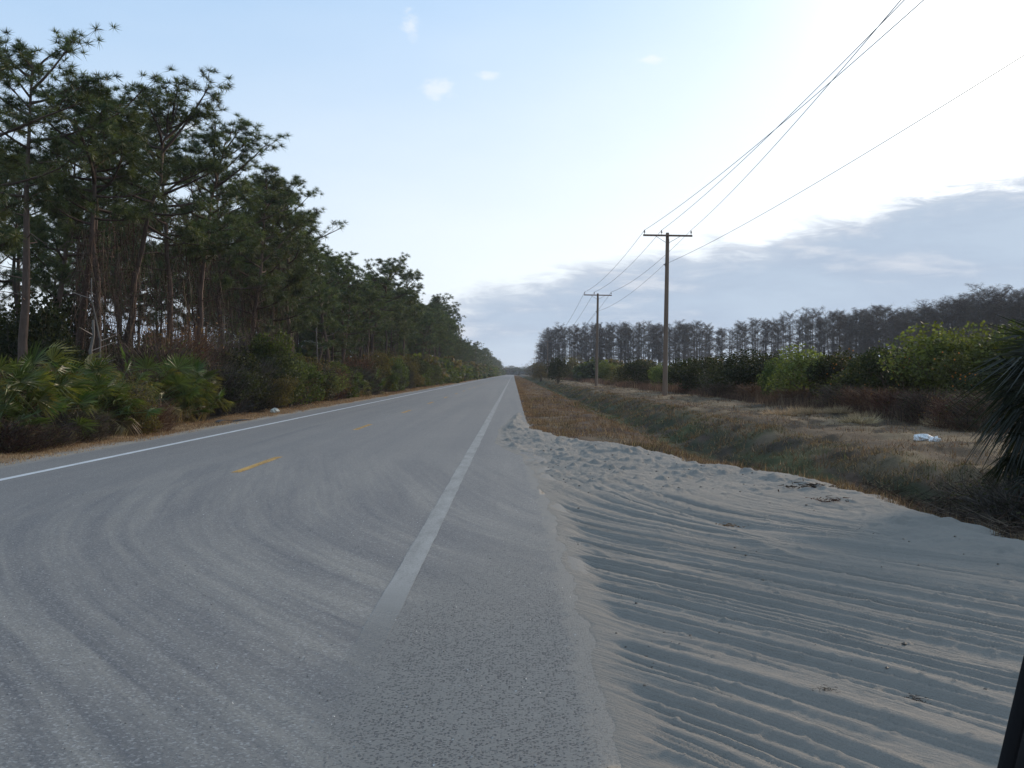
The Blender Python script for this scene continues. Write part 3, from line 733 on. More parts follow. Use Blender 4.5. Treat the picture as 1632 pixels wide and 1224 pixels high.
FRONT = [  # px of the trunk, X, top y, kind, vine, label
    (35, -16.5, 70, 7, None, 'tallest pine at the left end of the wood, slender with a thin open crown'),
    (-45, -16.0, 95, 2, None, 'dense pine cut by the left picture edge, left of the tall thin-crowned pine'),
    (92, -19.0, 205, 3, None, 'shorter bushy pine between the tall thin-crowned pine and the forked pine'),
    (118, -16.0, 150, 1, None, 'forked pine with twin humped crown, just right of the tallest thin pine'),
    (150, -15.0, 137, 0, 0, 'pine with round tufted top and a leaning lower trunk, second peak of the skyline'),
    (205, -15.5, 168, 8, 1, 'reddish crooked pine bending right into a flat wide crown'),
    (268, -15.5, 205, 5, 2, 'thin vine hung pine under the right tip of the crooked flat-crowned pine'),
    (312, -15.0, 226, 4, 2, 'vine covered pine with jutting crown arm below the small cloud'),
    (352, -15.5, 262, 2, 1, 'broad bushy pine with dangling vines where the skyline starts to step down'),
    (398, -15.0, 280, 3, 0, 'dense pine whose pointed tuft sticks up from the middle of the skyline'),
    (436, -15.0, 292, 6, 2, 'full crowned pine draped with brown vines, left of the widest rounded crown'),
    (462, -14.4, 306, 2, None, 'pine with the widest rounded crown and a loose arm to the right'),
    (522, -14.5, 395, 3, None, 'low pine filling the step right of the widest rounded crown'),
    (545, -15.0, 410, 0, None, 'ragged pine at the left rim of the notch in the skyline'),
    (592, -14.0, 424, 8, None, 'leaning pine with a knobbly top just right of the skyline notch'),
    (642, -14.0, 432, 1, None, 'tiered pine with bare lower trunk, right of the knobbly leaning pine'),
    (700, -13.8, 474, 0, None, 'pine with airy pointed crown closest to the blue cloud bank'),
    (722, -13.5, 500, 4, None, 'last pine with a clear separate outline before the dark rounded trees'),
]
for px, X, top, kd, vn, lb in FRONT: put_pine(px, X, top, kd, lb, 'pines of the roadside wood', vn, 1.12)
placed = [(X, X * F_PX / (px - VPX)) for px, X, *_ in FRONT]
def try_place(X, D, fac, dmin, label, group='pines of the roadside wood', cap=16.5, vine=None):
    for a, b in placed:
        if (a - X) ** 2 + (b - D) ** 2 < dmin ** 2: return
    px = VPX + X * F_PX / D
    wpx = min(60, 2.2 * F_PX / D)
    Ht = min(cap, EYE + (HOR - max(top_y(px - wpx), top_y(px), top_y(px + wpx)) - 4) * D / F_PX) * fac
    if Ht < 5: return
    placed.append((X, D)); place_pine(X, D, Ht, None, label, group, vine)
for i in range(420):     # front ranks
    D = 27 * (330 / 27) ** rp.random(); X = -13.3 - rp.random() * 4.5
    if 120 < VPX + X * F_PX / D < 330 and rp.random() < .8: continue
    try_place(X, D, (.82 + .18 * rp.random()) * (1 if D > 60 else .8), 2.6 if D > 60 else 5.0, 'green pine among the front ranks of the wood beside the road', cap=16.5, vine=int(rp.integers(0, 3)) if D < 90 and rp.random() < .35 else None)
    if N_PINE[0] > 150: break
for i in range(900):
    D = 30 * (300 / 30) ** rp.random(); X = -18 - rp.random() * 16 * min(1, D / 90 + .35)
    px = VPX + X * F_PX / D
    if px < -150: continue
    if D < 75 and rp.random() < (.9 if 130 < px < 330 else .62): continue
    try_place(X, D, .72 + .25 * rp.random(), 3.2 if D > 75 else 4.2, 'green pine seen between nearer trunks in the depth of the wood', cap=14.5)
    if N_PINE[0] > 285: break
# distant wood on both sides of the vanishing road
mb = MB(); rf = np.random.default_rng(12)
for i in range(150):
    D = 300 + 800 * rf.random() ** 1.1; X = -12.6 - 12 * rf.random() ** 1.6
    s = (.75 + .25 * rf.random()) * (1.0 if D > 420 else .95)
    a = rf.random() * 6.28; w_ = 1.15 * s
    M = np.eye(4); M[:3, :3] = np.array([[math.cos(a) * w_, -math.sin(a) * w_, 0], [math.sin(a) * w_, math.cos(a) * w_, 0], [0, 0, s]]); M[:3, 3] = (X, D, -.1)
    mb.join(PF[int(rf.integers(0, 5))], M)
tag(link('distant_pine_wood', mb.mesh('distant_pine_wood', [M_BARK, M_NEEDLE])), 'far continuation of the pine wood shrinking towards the end of the road', 'wood', None, 'stuff')
mb = MB()
for i in range(170):
    X = (-420 + 1000 * rf.random()) if i < 110 else (-70 + 120 * rf.random()); D = 1150 + 120 * rf.random()
    if i < 30: X = 14 + 40 * rf.random(); D = 520 + 600 * rf.random()
    s = .55 + .3 * rf.random(); a = rf.random() * 6.28; w_ = 2.6 * s if i >= 30 else 1.2 * s
    if i < 30: s *= .8
    M = np.eye(4); M[:3, :3] = np.array([[math.cos(a) * w_, -math.sin(a) * w_, 0], [math.sin(a) * w_, math.cos(a) * w_, 0], [0, 0, s]]); M[:3, 3] = (X, D, -1)
    mb.join(PF[int(rf.integers(0, 5))], M)
tag(link('far_treeline', mb.mesh('far_treeline', [M_BARK, M_NEEDLE])), 'hazy blue green treeline closing the view where the road ends', 'wood', None, 'stuff')

# dead snags with pale wood
def snag(px, X, H, r0, label, tilt=0.0):
    D = X * F_PX / (px - VPX); mb = MB(); r = np.random.default_rng(int(abs(px)) + 3)
    t = np.linspace(0, 1, 8); P = np.stack([tilt * H * t + r.normal(size=8) * .03, r.normal(size=8) * .03, t * H - .2], -1)
    mb.tube(P, r0 * (1 - .6 * t), 7, 0, (.17, .145, .12), True)
    for k in range(5):
        q = P[3 + k % 4]; a = r.random() * 6.28; L = .3 + .7 * r.random()
        mb.tube(np.array([q, q + [math.cos(a) * L, math.sin(a) * L, .35 * L]]), [.025, .006], 3, 0, (.24, .20, .17))
    tag(link('dead_tree', mb.mesh('dead_tree', M_BARK, True), None, (X, D, gz1(X, D))), label, 'dead tree', 'bare snags in the wood')
snag(152, -13.6, 3.6, .10, 'pale broken dead trunk standing behind the palmettos, left of the crooked pine', -.03)
snag(172, -14.2, 5.2, .045, 'thin grey dead trunk leaning right of the pale broken snag', -.12)
snag(357, -13.6, 4.6, .055, 'thin pale dead trunk above the dark twiggy thicket', .0)
snag(505, -13.2, 5.0, .09, 'pale twin-looking bare trunk under the low pine right of the widest crown', .0)

# ------------------------------------------------------------------ shrubs
def bush(seed, W=1.6, H=2.4, nleaf=5200, leaf=.085, col=(.05, .07, .025), col2=(.09, .10, .03), twigc=(.10, .075, .055), base=.15, lobes=12, fruit=0, stemk=6, asp=.42, fill=.35):
    r = np.random.default_rng(seed); st = MB(); fo = MB(); fr = MB()
    C = []
    for i in range(lobes):
        a = r.random() * 6.28; q = r.random() ** .6; z = base + (1 - base) * r.random()
        prof = math.sqrt(max(.05, 1 - ((z - .5) / .62) ** 2))
        C.append((math.cos(a) * W * .62 * q * prof, math.sin(a) * W * .62 * q * prof, z * H * .86, (.26 + .2 * r.random()) * W * (.6 + .4 * prof)))
    C = np.array(C); C[:, 2] = np.clip(C[:, 2], C[:, 3] * .5 + base * H * .5, H - C[:, 3] * .7)
    k = r.integers(0, lobes, nleaf); d = rdir(r, nleaf)
    rad = np.where(r.random(nleaf) < fill, r.random(nleaf) ** .4, .86 + .26 * r.random(nleaf))
    # ragged outline: lumps on each lobe
    lump = .78 + .5 * fbm(d[:, 0] * 2.5 + k * 3.1, d[:, 1] * 2.5 + d[:, 2] * 2, seed)
    p = C[k, :3] + d * (C[k, 3] * rad * lump)[:, None] * [1, 1, .8]
    keep = p[:, 2] > base * H * .4; p = p[keep]; k = k[keep]; n = len(p)
    t = np.clip(r.random(n) * .6 + (k % 5) / 5 * .6, 0, 1)[:, None]
    c = (np.array(col) * (1 - t) + np.array(col2) * t) * (.55 + .9 * r.random((n, 1)))
    L = leaf * (.6 + .8 * r.random(n))[:, None]; dd = rdir(r, n); dd[:, 2] -= .2
    sd = unit(np.cross(dd, rdir(r, n))) * L * asp
    fo.leaves(p, unit(dd) * L, sd, 0, c)
    for i in range(min(lobes, stemk)):
        e = C[i, :3]; m_ = e * [.35, .35, .5] + r.normal(size=3) * .1
        st.tube(np.array([[r.normal() * .06, r.normal() * .06, -.2], m_, e]), [.05 * W ** .5, .03, .012], 4, 0, twigc)
    nt_ = 260; kk = r.integers(0, lobes, nt_); b = C[kk, :3] * .8; tp = C[kk, :3] + rdir(r, nt_) * C[kk, 3:4] * 1.12
    st.blades(b, tp, rdir(r, nt_) * .008, 0, np.array(twigc) * (.7 + .6 * r.random((nt_, 1))))
    if fruit:
        for i in range(fruit):
            q = C[r.integers(0, lobes)]; dv = rdir(r, 1)[0]; dv[1] = -abs(dv[1]); pc = q[:3] + dv * q[3] * 1.0
            if pc[2] < .3: continue
            th = np.linspace(0, PI, 4)[1:-1]
            vv = [pc + [0, 0, .034]] + [pc + .034 * np.array([math.sin(a) * math.cos(b_), math.sin(a) * math.sin(b_), math.cos(a)]) for a in th for b_ in np.arange(5) * 2 * PI / 5] + [pc - [0, 0, .034]]
            f = [(0, 1 + j, 1 + (j + 1) % 5) for j in range(5)] + [(1 + j, 6 + j, 6 + (j + 1) % 5) for j in range(5)] + [(1 + j, 6 + (j + 1) % 5, 1 + (j + 1) % 5) for j in range(5)] + [(6 + j, 11, 6 + (j + 1) % 5) for j in range(5)]
            fr.add(vv, f, 0, (.50, .17, .02))
    return st, fo, fr
def twiggy(seed, W=1.3, H=1.9, n=1500, col=((.10, .07, .055), (.14, .085, .06), (.07, .05, .04)), leafc=(.07, .07, .03), nl=900):
    r = np.random.default_rng(seed); st = MB(); fo = MB()
    a = r.random(n) * 6.28; q = r.random(n) ** .6; z0 = r.random(n) * .75
    b = np.stack([np.cos(a) * q * W * .45, np.sin(a) * q * W * .45, z0 * H * .9], -1)
    d = np.stack([np.cos(a) * (.3 + q * .7), np.sin(a) * (.3 + q * .7), .7 + r.random(n)], -1) + r.normal(size=(n, 3)) * .55
    L = H * (.18 + .3 * r.random(n)); tp = b + unit(d) * L[:, None] * (1 - z0[:, None] * .3)
    c = np.array(col)[r.integers(0, len(col), n)] * (.6 + .7 * r.random((n, 1)))
    st.blades(b, tp, rdir(r, n) * .009, 0, c)
    for i in range(7):
        a_ = r.random() * 6.28; e = np.array([math.cos(a_) * W * .5, math.sin(a_) * W * .5, H * (.5 + .3 * r.random())])
        st.tube(np.array([[0, 0, -.1], e * [.4, .4, .6], e]), [.03, .02, .008], 3, 0, col[0])
    p = b + (tp - b) * r.random((n, 1)); p = p[r.integers(0, n, nl)] + r.normal(size=(nl, 3)) * .06
    cc_ = np.array(leafc) * (.4 + 1.1 * r.random((nl, 1)))
    fo.leaves(p, rdir(r, nl) * .07, rdir(r, nl) * .02, 0, cc_)
    return st, fo, MB()
def protos(kind, seeds, **kw):
    out = []
    for s_ in seeds:
        st, fo, fr = (bush if kind == 'b' else twiggy)(s_, **kw)
        out.append((st.mesh('stems', M_TWIG), fo.mesh('foliage', M_LEAF), fr.mesh('fruit', M_PLAIN) if fr.v else None))
    return out
SH = {
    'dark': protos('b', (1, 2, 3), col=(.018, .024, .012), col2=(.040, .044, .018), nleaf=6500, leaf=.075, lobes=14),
    'green': protos('b', (4, 5, 6), col=(.045, .062, .022), col2=(.085, .105, .03), nleaf=6000, leaf=.085, lobes=13),
    'lime': protos('b', (7, 8), col=(.068, .085, .028), col2=(.14, .155, .048), nleaf=5600, leaf=.08, lobes=15, fill=.2, base=.34),
    'olive': protos('b', (9, 10), col=(.065, .060, .028), col2=(.12, .085, .035), nleaf=5200, leaf=.07, lobes=14),
    'citrus': protos('b', (11, 12), col=(.028, .034, .016), col2=(.075, .070, .026), nleaf=5200, leaf=.085, lobes=13, fruit=46),
    'brown': protos('t', (20, 21, 22), nl=900),
    'russet': protos('t', (23, 24), col=((.16, .08, .05), (.20, .11, .065), (.11, .06, .045)), leafc=(.16, .08, .04), nl=600),
    'grey': protos('t', (25, 26), col=((.085, .07, .06), (.12, .10, .085), (.06, .05, .045)), leafc=(.05, .05, .03), nl=1400),
}
rs = np.random.default_rng(33)
def shrub(kind, X, D, W, H, label, group, name='shrub', cat='shrub'):
    P = SH[kind]; st, fo, fr = P[int(rs.integers(0, len(P)))]
    root = bpy.data.objects.new(name, None); COL.objects.link(root)
    bw, bh = (1.45, 2.4) if kind not in ('brown', 'russet', 'grey') else (.95, 2.1)
    root.location = (X, D, gz1(X, D)); root.rotation_euler = (0, 0, rs.random() * 6.28); root.scale = (W / bw, W / bw, H / bh)
    link('stems', st, root); link('foliage', fo, root)
    if fr: link('fruit', fr, root)['kind'] = 'stuff'
    return tag(root, label, cat, group)

# ------------------------------------------------------------------ palm fronds (each frond one object)
def frond(seed, pet=.7, R=.55, segs=24, arc=3.6, droop=.35, wid=.020, col=(.065, .095, .026)):
    mb = MB(); r = np.random.default_rng(seed)
    t = np.linspace(0, 1, 4)
    P = np.stack([0 * t, t * pet, -.10 * pet * t ** 2], -1)
    mb.tube(P, np.linspace(.012, .007, 4), 3, 0, np.array(col) * 1.2)
    hub = P[-1]
    for i in range(segs):
        a = -arc / 2 + arc * (i + .5) / segs + r.normal() * .03
        L = R * (.78 + .22 * math.cos(a * .5)) * (.85 + .25 * r.random())
        d = np.array([math.sin(a), math.cos(a), .10 * math.cos(a)]); pr = np.array([math.cos(a), -math.sin(a), 0])
        z1 = -.08 * L * droop + r.normal() * .015; z2 = -.9 * L * droop * (.5 + r.random())
        m1 = hub + d * L * .5 + [0, 0, z1]; e = hub + d * L * (1 - .25 * droop) + [0, 0, z2]
        fold = np.array([0, 0, .010])
        v = [hub, m1 + pr * wid + fold, m1 - pr * wid + fold, m1 - fold, e]
        c = np.array(col) * (.65 + .7 * r.random()); c2 = c * [1.5, 1.25, 1.0]
        mb.add(v, [(0, 3, 1), (0, 2, 3), (1, 3, 4), (3, 2, 4)], 0, np.array([c, c, c, c, c2]))
    return mb
FR = [frond(1, .85, .44, 22, 3.7, .15, .015).mesh('frond', M_FROND), frond(2, .75, .42, 20, 3.3, .35, .015, col=(.085, .11, .026)).mesh('frond', M_FROND),
      frond(3, .8, .44, 20, 3.0, .6, .015, col=(.13, .13, .035)).mesh('frond', M_FROND)]
FRD = frond(4, .6, .5, 18, 2.4, 1.3, .014, (.20, .15, .08)).mesh('frond', M_FROND)
def palmetto(X, D, s, n, label, dead=5):
    root = bpy.data.objects.new('saw_palmetto', None); COL.objects.link(root); root.location = (X, D, gz1(X, D)); root.scale = (s, s, s)
    for i in range(int(n * 1.55)):
        yaw = rs.random() * 6.28; pit = .15 + 1.15 * rs.random() ** .8
        dd = i < dead
        o = link('frond', FRD if dd else FR[int(rs.integers(0, 3))], root)
        off = rs.random() * .35; h0 = .15 + .65 * rs.random()
        o.location = (math.sin(-yaw) * off, math.cos(-yaw) * off, h0 if not dd else .5 + .4 * rs.random())
        if dd: pit = -.25 - .5 * rs.random()
        o.rotation_euler = Euler((pit, rs.normal() * .35, yaw), 'XYZ'); k = .75 + .45 * rs.random(); o.scale = (k, k, k)
    return tag(root, label, 'palmetto', 'saw palmettos at the edge of the wood')
PAL = [ # px, X, scale, n, label
    (-30, -11.3, 1.25, 22, 'large palmetto cut by the left picture edge, fans above head height'),
    (28, -11.6, 1.45, 26, 'tallest yellow green palmetto below the tallest thin pine'),
    (75, -12.1, 1.35, 24, 'palmetto behind, between the tallest palmetto and the dark gap under the forked pine'),
    (60, -11.0, 1.0, 20, 'low palmetto with pale bent fans in front of the tallest palmetto'),
    (118, -11.7, 1.35, 24, 'palmetto with bright upright fans left of the pale broken snag'),
    (150, -11.1, 1.0, 20, 'drooping palmetto near the road below the pale broken snag'),
    (170, -12.2, 1.15, 18, 'dull palmetto directly behind the drooping one near the road'),
    (238, -11.9, 1.35, 26, 'round yellow topped palmetto right of the crooked pine trunk'),
    (272, -11.8, 1.30, 26, 'broad dark green palmetto joined to the right of the yellow topped one'),
    (300, -11.3, 1.05, 22, 'palmetto sloping down to the road with straw coloured fan tips'),
    (322, -10.8, .80, 18, 'small palmetto at the verge left of the dark scrap on the roadside'),
    (560, -11.0, 1.15, 20, 'bright green palmetto clump halfway along the wood edge'),
    (585, -10.9, 1.15, 20, 'right partner of the bright palmetto clump halfway along the wood edge'),
]
for px, X, s, n, lb in PAL: palmetto(X, X * F_PX / (px - VPX), s, n, lb)

# roadside thicket on the left
LEFT = [ # kind, px, X, W, top y, label
    ('brown', 10, -10.5, 1.0, 655, 'low reddish brown twiggy shrub at the verge in the lower left of the wood edge'),
    ('brown', 60, -10.4, 1.0, 660, 'low brown brush under the pale bent palmetto fans'),
    ('grey', 100, -10.6, 1.0, 640, 'dull grey twig shrub between two palmettos at the verge'),
    ('brown', 132, -10.4, .9, 640, 'small brown leafless bush in front of the drooping palmetto'),
    ('brown', 185, -11.2, 1.3, 575, 'purplish brown leafless thicket filling the gap right of the pale broken snag'),
    ('olive', 205, -10.6, 1.0, 612, 'olive leaved low shrub at the foot of the purplish thicket'),
    ('russet', 240, -10.4, .9, 620, 'reddish low brush in front of the yellow topped palmetto'),
    ('brown', 250, -13.4, 1.9, 500, 'tall brown vine tangle behind the yellow topped palmetto'),
    ('russet', 285, -13.6, 1.9, 470, 'tall rusty vine tangle hanging between the pines left of the dark grey thicket'),
    ('brown', 322, -13.4, 1.8, 490, 'brown draped thicket under the vine covered pine'),
    ('grey', 378, -13.6, 2.0, 505, 'tall grey brown thicket in front of the broad vine hung pine'),
    ('brown', 415, -13.8, 2.0, 490, 'brown curtain of dead creepers above the tall creeper wrapped bush'),
    ('brown', 215, -12.6, 1.6, 560, 'tall brown brush behind the gap between the two palmetto groups'),
    ('grey', 348, -11.9, 1.7, 552, 'dark grey twiggy thicket right of the broad dark palmetto'),
    ('dark', 372, -11.4, 1.2, 585, 'very dark rounded bush above the dark scrap on the roadside'),
    ('grey', 398, -11.8, 1.5, 545, 'grey brown mounded thicket left of the tall vine covered green bush'),
    ('green', 432, -11.7, 1.5, 528, 'tall green bush wrapped in creepers, highest of the roadside thicket'),
    ('green', 462, -11.3, 1.4, 560, 'green bush sloping down right of the tallest creeper covered bush'),
    ('olive', 440, -10.7, 1.1, 600, 'olive bush at the verge behind the white scrap of litter'),
    ('dark', 492, -11.4, 1.5, 575, 'dark bush between the sloping green bush and the bright low greenery'),
    ('lime', 524, -10.9, 1.1, 590, 'bright yellow green low bush halfway along the wood edge'),
    ('russet', 570, -12.2, 1.7, 545, 'russet leaved bush under the notch in the pine skyline'),
    ('olive', 605, -11.7, 1.6, 555, 'brownish olive bush below the knobbly leaning pine'),
    ('green', 618, -11.0, 1.2, 580, 'fresh green low bush in front of the brownish olive one'),
]
for kd, px, X, W, ty, lb in LEFT:
    D = X * F_PX / (px - VPX); shrub(kd, X, D, W, EYE + (HOR - ty) * D / F_PX + .15, lb, 'shrubs along the wood edge')
D = 17.5; ks = ['dark', 'green', 'olive', 'brown', 'grey', 'green', 'olive', 'russet', 'dark']
while D < 150:
    X = -11.2 - rs.random() * 1.4; kd = ks[int(rs.integers(0, len(ks)))]
    near = D < 45
    if near: kd = ['brown', 'grey', 'brown', 'olive'][int(rs.integers(0, 4))]; X = -11.9 - rs.random() * 1.5
    H = (1.5 if near else 2.0) + 1.0 * rs.random() + (0.8 if D > 100 else 0)
    shrub(kd, X, D, 1.2 + .7 * rs.random() + D / 400, H, 'mixed shrub in the thicket along the wood edge', 'shrubs along the wood edge')
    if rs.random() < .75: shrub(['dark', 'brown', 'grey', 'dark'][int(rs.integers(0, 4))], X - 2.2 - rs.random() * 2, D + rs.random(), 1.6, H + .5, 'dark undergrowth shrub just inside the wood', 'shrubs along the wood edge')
    D += (1.5 + rs.random() * .9) * (1 if D < 120 else D / 120)

# ------------------------------------------------------------------ orchard side, right
RIGHT = [ # kind, px, X, W, top y, label, name, cat
    ('dark', 889, 7.0, 2.2, 566, 'dark round tree with a short trunk at the ditch, left of the second pole', 'orchard_tree', 'tree'),
    ('olive', 862, 6.5, 2.4, 577, 'olive brown bush left of the dark round tree near the road', 'shrub', 'shrub'),
    ('olive', 912, 13.0, 2.8, 566, 'dull yellowish tree just right of the dark round tree', 'orchard_tree', 'tree'),
    ('green', 930, 13.0, 2.2, 580, 'faded green bush left of the second pole', 'shrub', 'shrub'),
    ('lime', 966, 13.0, 1.9, 578, 'pale yellow green bush just right of the second pole', 'orchard_tree', 'tree'),
    ('olive', 992, 13.5, 2.2, 580, 'brownish bush between the pale green bush and the dark wide one', 'shrub', 'shrub'),
    ('dark', 1020, 13.0, 2.7, 571, 'dark bush left of the first pole', 'orchard_tree', 'tree'),
    ('lime', 1052, 13.2, 1.2, 581, 'small lime bush half hidden behind the nearest pole', 'orchard_tree', 'tree'),
    ('dark', 1092, 13.2, 2.2, 568, 'dark green bush just right of the nearest pole', 'orchard_tree', 'tree'),
    ('dark', 1125, 13.8, 2.5, 564, 'dark bush second to the right of the nearest pole', 'orchard_tree', 'tree'),
    ('grey', 1140, 13.0, 1.3, 585, 'grey leafless bush between the dark bushes right of the nearest pole', 'shrub', 'shrub'),
    ('dark', 1178, 13.8, 2.7, 557, 'large dark bush with ragged top left of the bright green tree', 'orchard_tree', 'tree'),
    ('dark', 1212, 14.5, 2.3, 560, 'dark bush pressed against the left side of the bright green tree', 'orchard_tree', 'tree'),
    ('green', 1240, 14.0, 1.2, 575, 'medium green bush at the left foot of the bright green tree', 'orchard_tree', 'tree'),
    ('lime', 1287, 14.0, 2.3, 550, 'bright green orchard tree with a bent dark trunk and rounded top', 'orchard_tree', 'tree'),
    ('dark', 1325, 14.5, 1.3, 562, 'dark leaved tree at the right side of the bright green tree', 'orchard_tree', 'tree'),
    ('citrus', 1352, 15.0, 1.7, 562, 'orange tree with small fruit right of the bright green tree', 'orange_tree', 'tree'),
    ('citrus', 1385, 15.0, 1.7, 566, 'low orange tree with scattered fruit above the russet brush', 'orange_tree', 'tree'),
    ('dark', 1422, 15.0, 2.0, 548, 'dark tree with a few oranges left of the big light green tree', 'orchard_tree', 'tree'),
    ('citrus', 1452, 14.2, 1.0, 575, 'small orange tree with fruit at the left foot of the big light green tree', 'orange_tree', 'tree'),
    ('lime', 1500, 15.0, 2.3, 524, 'big light green tree with open branches left of the palm', 'orchard_tree', 'tree'),
    ('lime', 1572, 15.8, 2.1, 523, 'light green tree behind the palm fronds at the right edge', 'orchard_tree', 'tree'),
    ('citrus', 1535, 14.0, 1.2, 560, 'orange tree with fruit between the two light green trees', 'orange_tree', 'tree'),
    ('green', 1640, 16.5, 2.0, 520, 'tall green tree cut by the right picture edge behind the palm', 'orchard_tree', 'tree'),
    ('russet', 1262, 13.0, 1.2, 612, 'russet twig brush below the bright green tree', 'shrub', 'shrub'),
    ('brown', 1345, 13.2, 1.3, 606, 'mounded brown brush between bright green tree and orange trees', 'shrub', 'shrub'),
    ('russet', 1385, 12.8, 1.3, 606, 'large russet brush mound nearest the tan grass hummocks', 'shrub', 'shrub'),
    ('russet', 1425, 13.0, 1.2, 608, 'reddish brush mound left of the big light green tree', 'shrub', 'shrub'),
    ('brown', 1475, 12.6, 1.2, 605, 'brown bare brush under the big light green tree', 'shrub', 'shrub'),
    ('russet', 1525, 12.2, 1.1, 610, 'reddish brown brush left of the palm fronds', 'shrub', 'shrub'),
    ('brown', 1575, 12.5, 1.3, 600, 'brown brush behind the lower palm fronds', 'shrub', 'shrub'),
    ('russet', 1200, 13.0, 1.3, 604, 'russet brush in front of the large ragged dark bush', 'shrub', 'shrub'),
    ('brown', 1152, 12.6, 1.2, 606, 'brown brush in front of the dark bushes right of the nearest pole', 'shrub', 'shrub'),
    ('russet', 1100, 12.8, 1.2, 606, 'low russet brush at the right of the nearest pole', 'shrub', 'shrub'),
]
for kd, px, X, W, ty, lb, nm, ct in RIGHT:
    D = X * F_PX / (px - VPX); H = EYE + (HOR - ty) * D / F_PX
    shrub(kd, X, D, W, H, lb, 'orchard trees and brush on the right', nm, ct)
for i in range(100):
    D = 45 + 170 * rs.random(); X = 16.5 + rs.random() * (10 + D * .35)
    px = VPX + X * F_PX / D
    if px > 1700: continue
    kd = ['dark', 'brown', 'olive', 'brown', 'dark', 'grey'][int(rs.integers(0, 6))]
    H = 1.5 + (4 + 20 * rs.random()) * D / F_PX * (1 if D < 150 else .6); H = min(H, 4.2)
    shrub(kd, X, D, 1.6 + 1.2 * rs.random(), H, 'bush in the overgrown orchard behind the front row', 'bushes in the overgrown orchard', 'shrub', 'shrub')
def far_thicket(name, label, spots):
    lows = [bush(900 + i, nleaf=520, leaf=.30, lobes=9, col=c1, col2=c2, asp=.5) for i, (c1, c2) in enumerate((((.032, .042, .02), (.06, .065, .026)), ((.05, .06, .022), (.085, .095, .03)), ((.07, .055, .035), (.11, .08, .045))))]
    m_ = MB(); r = np.random.default_rng(3)
    for X, D, W, H in spots:
        st, fo, _ = lows[int(r.integers(0, 3))]; a = r.random() * 6.28; k = W / 1.45
        M = np.eye(4); M[:3, :3] = [[math.cos(a) * k, -math.sin(a) * k, 0], [math.sin(a) * k, math.cos(a) * k, 0], [0, 0, H / 2.4]]; M[:3, 3] = (X, D, gz1(X, D))
        m_.join(fo, M)
    tag(link(name, m_.mesh(name, M_LEAF)), label, 'thicket', None, 'stuff')
sp_ = []
D = 150.0
while D < 900:
    sp_.append((-11.4 - rs.random() * 1.5, D, 2.0 + D / 260, 2.4 + 1.4 * rs.random() + min(2.5, D / 250))); sp_.append((-14.5 - rs.random() * 2, D, 2.4 + D / 260, 3.6 + 1.4 * rs.random())); D += 1.6 * D / 110
sp_ += [(-20 - rs.random() * 24, D_, 2.4 + rs.random(), 2.6 + 2.2 * rs.random()) for D_ in 30 + 190 * rs.random(210)]
sp_ = [q for q in sp_ if not (q[1] < 75 and q[0] / q[1] * F_PX + VPX < 330)]
for i in range(28):
    D_ = 34 + 34 * rs.random(); X_ = -18 - D_ * .12 - rs.random() * 8
    if i >= 16: D_ = 40 + 8 * rs.random(); X_ = D_ * (-60 + (i - 16) * 15 - VPX) / F_PX
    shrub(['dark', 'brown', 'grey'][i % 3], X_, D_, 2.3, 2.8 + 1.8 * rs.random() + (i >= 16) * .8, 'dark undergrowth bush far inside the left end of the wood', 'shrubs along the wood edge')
sp_ += [(-70 + 140 * q, 1120, 9, 5.5 + 3 * rs.random()) for q in rs.random(40)]
far_thicket('far_thicket', 'far part of the thicket along the wood, running together towards the road end', sp_)
sp_ = [(10.8 + rs.random() * 9 + (0 if D_ > 320 else 3), D_, 2.6 + rs.random() * 2, 2.8 + 3.0 * rs.random() * D_ / 350) for D_ in 180 + 620 * rs.random(80) ** 1.2]
sp_ += [(14 + rs.random() * (8 + D_ * .35), D_, 2.4 + rs.random() * 1.6, 2.0 + 2.4 * rs.random()) for D_ in 150 + 200 * rs.random(110)]
far_thicket('far_bushes', 'far bushes of the overgrown orchard below the cypresses and along the road', sp_)

# ------------------------------------------------------------------ cypress
def cypress(seed, H=17, fat=1.25):
    r = np.random.default_rng(seed); mb = MB(); c0 = np.array((.12, .105, .095))
    P = np.stack([np.linspace(0, r.normal() * .3, 6), np.linspace(0, r.normal() * .3, 6), np.linspace(-.3, H * .97, 6)], -1)
    mb.tube(P, np.linspace(.26, .03, 6), 5, 0, c0)
    B = []; E = []
    for i in range(70):
        q = r.random(); z = H * (.34 + .64 * q); a = r.random() * 6.28
        L = fat * (.75 + .9 * math.sin(PI * min(1, .12 + .75 * q))) * (.5 + .7 * r.random())
        b0 = np.array([P[-1, 0] * z / H, P[-1, 1] * z / H, z]); e = b0 + np.array([math.cos(a) * L, math.sin(a) * L, L * (.15 + .5 * q + r.normal() * .2)])
        mb.tube(np.array([b0, e]), [.035, .012], 3, 0, c0 * .8); B.append(b0); E.append(e)
    B = np.array(B); E = np.array(E); n = 3200; k = r.integers(0, 70, n); f = r.random((n, 1)) ** .6
    p = B[k] + (E[k] - B[k]) * (.25 + .8 * f) + r.normal(size=(n, 3)) * .16
    d = rdir(r, n); d[:, 2] = d[:, 2] * .6 + .1
    mb.blades(p, p + d * (.35 + .4 * r.random((n, 1))), np.cross(d, rdir(r, n)) * .028, 1, np.array((.125, .10, .085)) * (.6 + .7 * r.random((n, 1))) + (r.random((n, 1)) < .15) * np.array((.03, .015, .0)))
    return mb.mesh('cypress_tree', [M_BARK, M_TWIG])
CY = [cypress(i, 17, f) for i, f in enumerate((1.2, .95, 1.5, 1.1, .9, 1.3))]
rc = np.random.default_rng(4)
